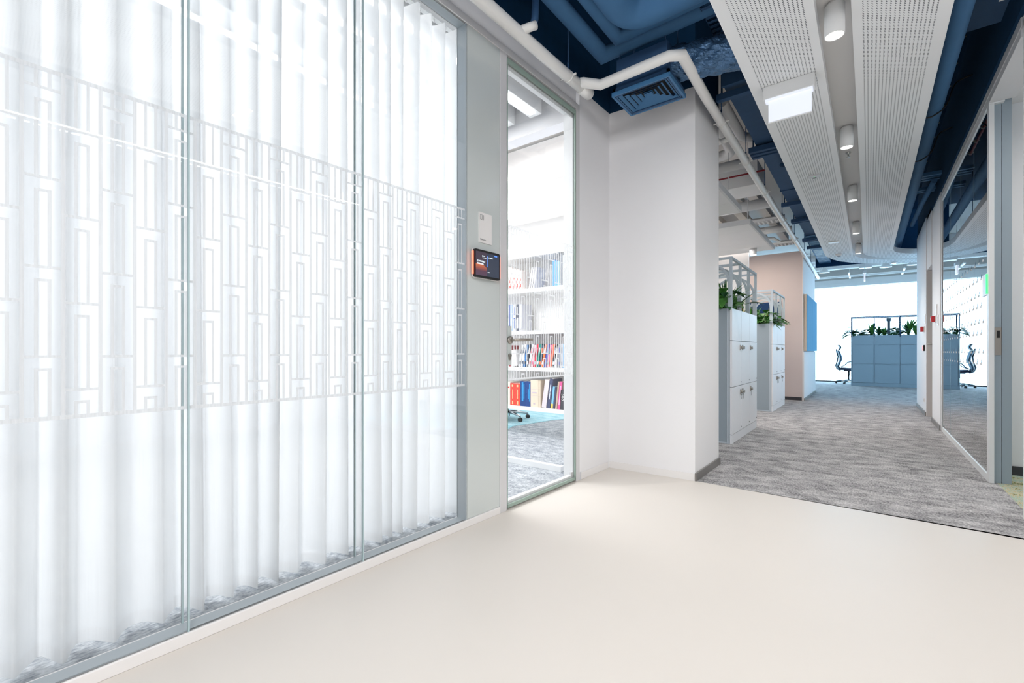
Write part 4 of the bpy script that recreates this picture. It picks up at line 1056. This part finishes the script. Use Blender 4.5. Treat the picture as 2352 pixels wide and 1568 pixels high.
# perforated cable tray rising left of the raft
def tray(name, x0, x1, y0, y1, z, mat, lab, along='y', lip=.04, slots=True, cat='cable tray', group=None, rung=.12):
    t = thing(name, lab, cat, ((x0+x1)/2, (y0+y1)/2, z), group=group)
    MB().box(x0, y0, z, x0+.004 if along == 'y' else x1, y1 if along == 'y' else y0+.004, z+lip).build('side_rail', mat, t)
    if along == 'y': MB().box(x1-.004, y0, z, x1, y1, z+lip).build('side_rail', mat, t)
    else: MB().box(x0, y1-.004, z, x1, y1, z+lip).build('side_rail', mat, t)
    b = MB()
    L = (y1-y0) if along == 'y' else (x1-x0); q = 0
    while q < L-.02:
        if along == 'y': b.box(x0, y0+q, z, x1, y0+q+rung*.45, z+.003)
        else: b.box(x0+q, y0, z, x0+q+rung*.45, y1, z+.003)
        q += rung
    b.build('rung', mat, t, kind='stuff')
    return t
tray('cable_tray', -.84, -.66, 2.9, 3.75, 3.16, M['blue_mid'], 'dark blue perforated cable tray beside the foil duct', rung=.05)
# long blue rectangular duct beside the raft
t = thing('rectangular_duct', 'long dark blue rectangular duct running beside the left raft edge', 'duct', (-.7, 6, 3.1))
for k in range(5):
    a = 3.85 + 1.5*k
    MB().box(-.905, a+.01, 3.09, -.42, a+1.49, 3.40).build('duct_section', M['blue_mid'], t)
    MB().box(-.915, a-.012, 3.08, -.41, a+.012, 3.41).build('flange', M['blue_mid'], t)
for i, (yy, dz_, ln_) in enumerate(((3.90, 3.02, 1), (5.15, 3.03, 3), (7.35, 3.03, 1), (8.35, 3.03, 2), (9.9, 3.03, 2), (10.7, 3.03, 1))):
    t = thing('support_bracket', 'blue channel bracket under the long duct, %s from the diffuser' % ['first', 'second, a triple rail,', 'third', 'fourth', 'fifth', 'sixth'][i], 'bracket', (-.85, yy, dz_), group='brackets under the blue duct')
    for q in range(ln_):
        MB().box(-.97, yy+.085*q, dz_-.01, -.50, yy+.085*q+.05, dz_+.045).build('rail', M['blue_mid'], t, bevel=.004)
    MB().tube([(-.93, yy+.02, dz_), (-.93, yy+.02, HC)], .006, 6).tube([(-.52, yy+.02, dz_), (-.52, yy+.02, 3.09)], .006, 6).build('threaded_rod', M['blue'], t)
mb = MB(); mb.tube(smooth([(-.62, 5.62, 3.0), (-.72, 5.68, 3.02), (-.76, 5.78, 3.05), (-.70, 5.88, 3.07), (-.55, 5.93, 3.06)]), .018, 10)
mb.build('cable_loop', M['blue'], None, FW, loc=(-.7, 5.75, 3.03), label='thick dark blue cable loop hanging under the duct by the triple bracket', cat='cable')
tray('cable_tray', -.92, -.70, 9.7, 13.0, 3.06, M['blue_metal'], 'blue mesh cable tray running toward the curved end of the raft', rung=.09)
MB().box(-1.0, 12.95, 2.98, .9, 13.02, 3.2).build('edge_beam', M['blue'], None, FW, loc=(0, 13, 3), label='dark blue beam edge behind the curved end of the raft', cat='beam')

# right hand void
MB().tube([(.44, -3.4, 3.02), (.425, 4, 3.02), (.43, 11.85, 3.02)], .058, 18).build('insulated_pipe', M['blue_soft'], None, FW, loc=(.43, 2, 3.02), label='blue insulated pipe tight along the right edge of the raft', cat='pipe')
t = thing('sprinkler_pipe', 'thin dark red pipe with pale clips in the dark right hand void', 'pipe', (.52, 6, 3.3))
MB().tube([(.525, 4.62, 3.3), (.51, 7.5, 3.3)], .013, 8).build('pipe', M['red_pipe'], t)
for k in range(8):
    y = 4.66 + .40*k if k < 7 else 7.45
    MB().tube([(.49, y, 3.30), (.56, y, 3.30)], .007, 6).tube([(.522, y-.01, 3.3), (.522, y+.01, 3.3)], .017, 8).build('pipe_clip', M['steel'], t)
MB().box(.36, 3.6, 3.22, .70, 4.45, 3.5).build('blue_beam', M['blue_mid'], None, FW, loc=(.5, 4, 3.3), label='blue boxed beam crossing the right hand void near the top', cat='beam')
MB().box(.62, 3.58, 3.12, .71, 4.0, 3.22).build('junction_box', M['white_metal'], None, FW, loc=(.66, 3.8, 3.1), label='white box corner at the top right edge of the frame', cat='box')
for i, y in enumerate((7.6, 8.25)):
    t = thing('support_bracket', 'dark blue rail group in the right hand void, %s' % ['nearer', 'farther'][i], 'bracket', (.58, y, 3.2), group='rail groups in the right void')
    for q in range(3 - i): MB().box(.46, y+.1*q, 3.17, .70, y+.1*q+.05, 3.21).build('rail', M['blue_metal'], t)
MB().tube([(.64, 7.7, 3.12), (.60, 8.8, 3.12), (.57, 10.2, 3.12)], .03, 12).build('small_pipe', M['blue_soft'], None, FW, loc=(.6, 9, 3.12), label='slim blue pipe at the far end of the right hand void', cat='pipe')
for i, y in enumerate((5.1, 6.2)):
    MB().tube(smooth([(.36, y-.02, 2.93), (.42, y, 2.94), (.50, y+.04, 3.02), (.56, y+.10, 3.20), (.66, y+.1, 3.24)]), .006, 8).build('hanging_cable', M['black'], None, FW, loc=(.5, y, 3.0), label='thin black cable loop over the right blue pipe, %s one' % ['nearer', 'farther'][i], cat='cable')

# ================================================================= OPEN OFFICE CEILING (white services)
def hang_panel(x0, x1, y0, y1, z, lab, seams):
    t = thing('acoustic_panel', lab, 'ceiling panel', ((x0+x1)/2, (y0+y1)/2, z), group='hanging acoustic ceiling panels')
    n = seams; L = (y1-y0)/n
    for k in range(n): MB().box(x0+.02, y0+.02+k*L*(1-.04/(y1-y0)), z-.002, x1-.02, y0+.02+(k+1)*L*(1-.04/(y1-y0))-.004, z+.03).build('tile', M['tile'], t)
    MB().box(x0, y0, z, x0+.02, y1, z+.06).box(x1-.02, y0, z, x1, y1, z+.06).box(x0+.02, y0, z, x1-.02, y0+.02, z+.06).box(x0+.02, y1-.02, z, x1-.02, y1, z+.06).build('edge_frame', M['frame'], t)
    r = MB()
    for x in (x0+.1, x1-.1):
        for y in (y0+.35, y1-.18): r.tube([(x, y, z+.05), (x, y, HC)], .003, 6)
    r.build('hanger_wire', M['frame'], t)
hang_panel(-2.4, -1.15, 4.5, 5.74, 2.6, 'near hanging white acoustic panel above the lockers', 3)
hang_panel(-2.6, -1.17, 6.33, 8.19, 2.6, 'far hanging white acoustic panel above the lockers', 5)
t = thing('ceiling_downlight', 'short white cylinder downlight below the far acoustic panel', 'lamp', (-1.40, 7.83, 2.6))
MB().lathe([(0, 2.6), (.05, 2.6), (.05, 2.50), (.045, 2.497)], (-1.42, 7.90, 0), 20).build('housing', M['white_metal'], t)
MB().lathe([(.046, 2.50), (0, 2.50)], (-1.42, 7.90, 0), 20).build('lens', M['lamp_emit'], t)
MB().box(-2.6, 6.15, 3.02, -1.06, 6.62, 3.32).build('supply_duct', M['duct_white'], None, FW, loc=(-3, 6.4, 3.1), label='wide white rectangular duct crossing above the acoustic panels', cat='duct', bevel=.004)
MB().tube([(-2.6, 5.42, 3.04), (-1.02, 5.44, 3.04)], .055, 14).build('duct_pipe', M['duct_white'], None, FW, loc=(-3, 5.4, 3.04), label='white round pipe crossing nearer than the wide duct', cat='pipe')
MB().tube([(-2.6, 7.08, 3.03), (-1.04, 7.06, 3.03)], .07, 14).build('duct_pipe', M['duct_white'], None, FW, loc=(-3, 7.1, 3.03), label='white round pipe crossing just beyond the wide duct', cat='pipe')
MB().tube([(-2.6, 5.82, 3.05), (-.93, 5.82, 3.05)], .010, 8).build('red_sprinkler_pipe', M['red_pipe'], None, FW, loc=(-2, 5.82, 3.05), label='thin red pipe crossing in front of the wide white duct', cat='pipe')
MB().tube(elbow((-1.14, 4.35, 3.3), (-1.25, 5.75, 3.3), (-2.6, 5.8, 3.3), .15), .06, 14).build('duct_pipe', M['duct_white'], None, FW, loc=(-1.2, 5, 3.3), label='white pipe bending left, outer one of the pair behind the column', cat='pipe')
MB().tube(elbow((-1.03, 4.35, 3.22), (-1.04, 5.25, 3.22), (-.5, 5.35, 3.22), .15), .045, 14).build('duct_pipe', M['duct_white'], None, FW, loc=(-1.0, 5, 3.2), label='white pipe bending right, inner one of the pair behind the column', cat='pipe')
tray('cable_tray', -2.6, -1.08, 8.06, 8.28, 3.04, M['duct_white'], 'white perforated cable tray crossing before the far wall', along='x', rung=.06)
tray('cable_tray', -3.5, -1.10, 10.0, 10.2, 3.04, M['duct_white'], 'white perforated cable tray just before the pinkish wall', along='x', rung=.06)
for i, y in enumerate((7.6, 8.7, 9.2, 9.6)):
    MB().tube([(-2.6, y, 3.18+.05*(i % 2)), (-1.1, y+.05, 3.18+.05*(i % 2))], .045, 12).build('duct_pipe', M['duct_white'], None, FW, loc=(-3, y, 3.2), label='white pipe in the office ceiling void, %s beyond the wide duct' % ['first', 'second', 'third', 'fourth'][i], cat='pipe', group='pipes in the office ceiling void')
for i, (x, lab) in enumerate(((-1.35, 'right'), (-1.7, 'middle'), (-2.1, 'left'))):
    MB().box(x-.06, 7.3, 3.26, x+.06, 10.8, 3.36).build('ceiling_channel', M['slab'], None, FW, loc=(x, 9, 3.3), label='beige white service channel running lengthwise, %s of three' % lab, cat='channel', group='service channels in the office ceiling')
# blue felt baffles on the corridor return
t = thing('felt_wall_panel', 'light blue felt wall panels in upright strips on the left corridor wall', 'panel', (-1.03, 12, 1.5))
MB().box(-1.045, 10.90, 1.0, -1.028, 13.20, 2.155).box(-1.028, 10.90, 1.0, -.995, 10.93, 2.155).build('backing', M['beige'], t)
for k in range(4):
    a = 10.94 + .565*k
    MB().box(-1.028, a, 1.0, -.985, a+.55, 2.155).build('felt_strip', M['felt_blue'], t, bevel=.004)
t = thing('navy_board', 'dark navy felt board on the pinkish wall behind the second locker', 'board', (-2.1, 10.85, 1.6))
MB().box(-3.1, 10.825, 1.05, -1.43, 10.858, 2.02).build('board', M['felt_navy'], t)

# ================================================================= END ZONE CEILING (white services against the window)
for i, (y, z, r_) in enumerate(((15.9, 3.44, .13), (15.0, 3.36, .035), (16.6, 3.20, .03), (14.2, 3.40, .09))):
    MB().tube([(-5.5, y, z), (5.5, y, z)], r_, 14).build('end_pipe', M['duct_white'], None, FW, loc=(0, y, z), label='white %s crossing the ceiling before the far window, %s' % (['thick duct', 'thin pipe', 'slim lower pipe', 'medium duct'][i], ['behind the brackets', 'in the middle', 'closest to the window', 'closest to the raft'][i]), cat='pipe')
for i, x in enumerate((-1.0, .35, .9)):
    t = thing('ceiling_unit', 'pale round air outlet hanging before the far window, %s' % ['left of the lit exit sign', 'right of the lit exit sign', 'near the right wall', 'hidden right', 'hidden left'][i], 'vent', (x, 15.6, 3.2), group='air outlets before the far window')
    MB().lathe([(.05, HC), (.05, 3.36), (.10, 3.26), (.13, 3.24), (.13, 3.22), (0, 3.225)], (x, 15.6, 0), 18).build('cone', M['duct_white'], t)
for i in range(7):
    x = -1.5 + .26*i
    MB().box(x, 14.55, 3.30, x+.10, 14.7, 3.60).box(x+.045, 14.62, 3.60, x+.055, 14.63, HC).build('hanging_bracket', M['duct_white'], None, FW, loc=(x, 14.6, 3.3), label='small white bracket in the row before the far window, %s from left' % ['first', 'second', 'third', 'fourth', 'fifth', 'sixth', 'seventh'][i], cat='bracket', group='white brackets before the far window')
MB().box(-.2, 14.9, 3.16, .06, 15.1, HC).build('grey_unit', M['frame'], None, FW, loc=(-.07, 15, 3.2), label='grey square unit hanging above the far lit exit sign', cat='unit')
t = thing('exit_sign', 'small bright exit sign seen edge on before the far window', 'sign', (-.083, 14.0, 2.8))
MB().box(-.10, 13.9, 2.70, -.07, 14.1, 2.89).build('lit_panel', M['sign_lit'], t)
MB().box(-.12, 13.9, 2.89, -.05, 14.1, 2.95).build('housing', M['duct_white'], t)
MB().tube([(-.085, 14, 2.95), (-.085, 14, HC)], .006, 6).build('hanger_rod', M['duct_white'], t)
for i, x in enumerate((-.45, .75)):
    t = thing('linear_light', 'slim white light bar hanging before the far window, %s' % ['left', 'right'][i], 'lamp', (x, 16.9, 3.1))
    MB().box(x-.02, 16.0, 3.20, x+.02, 17.2, 3.23).build('bar', M['white_metal'], t)
    MB().tube([(x, 16.2, 3.23), (x, 16.2, HC)], .004, 6).tube([(x, 17.0, 3.23), (x, 17.0, HC)], .004, 6).build('hanger_wire', M['steel'], t)
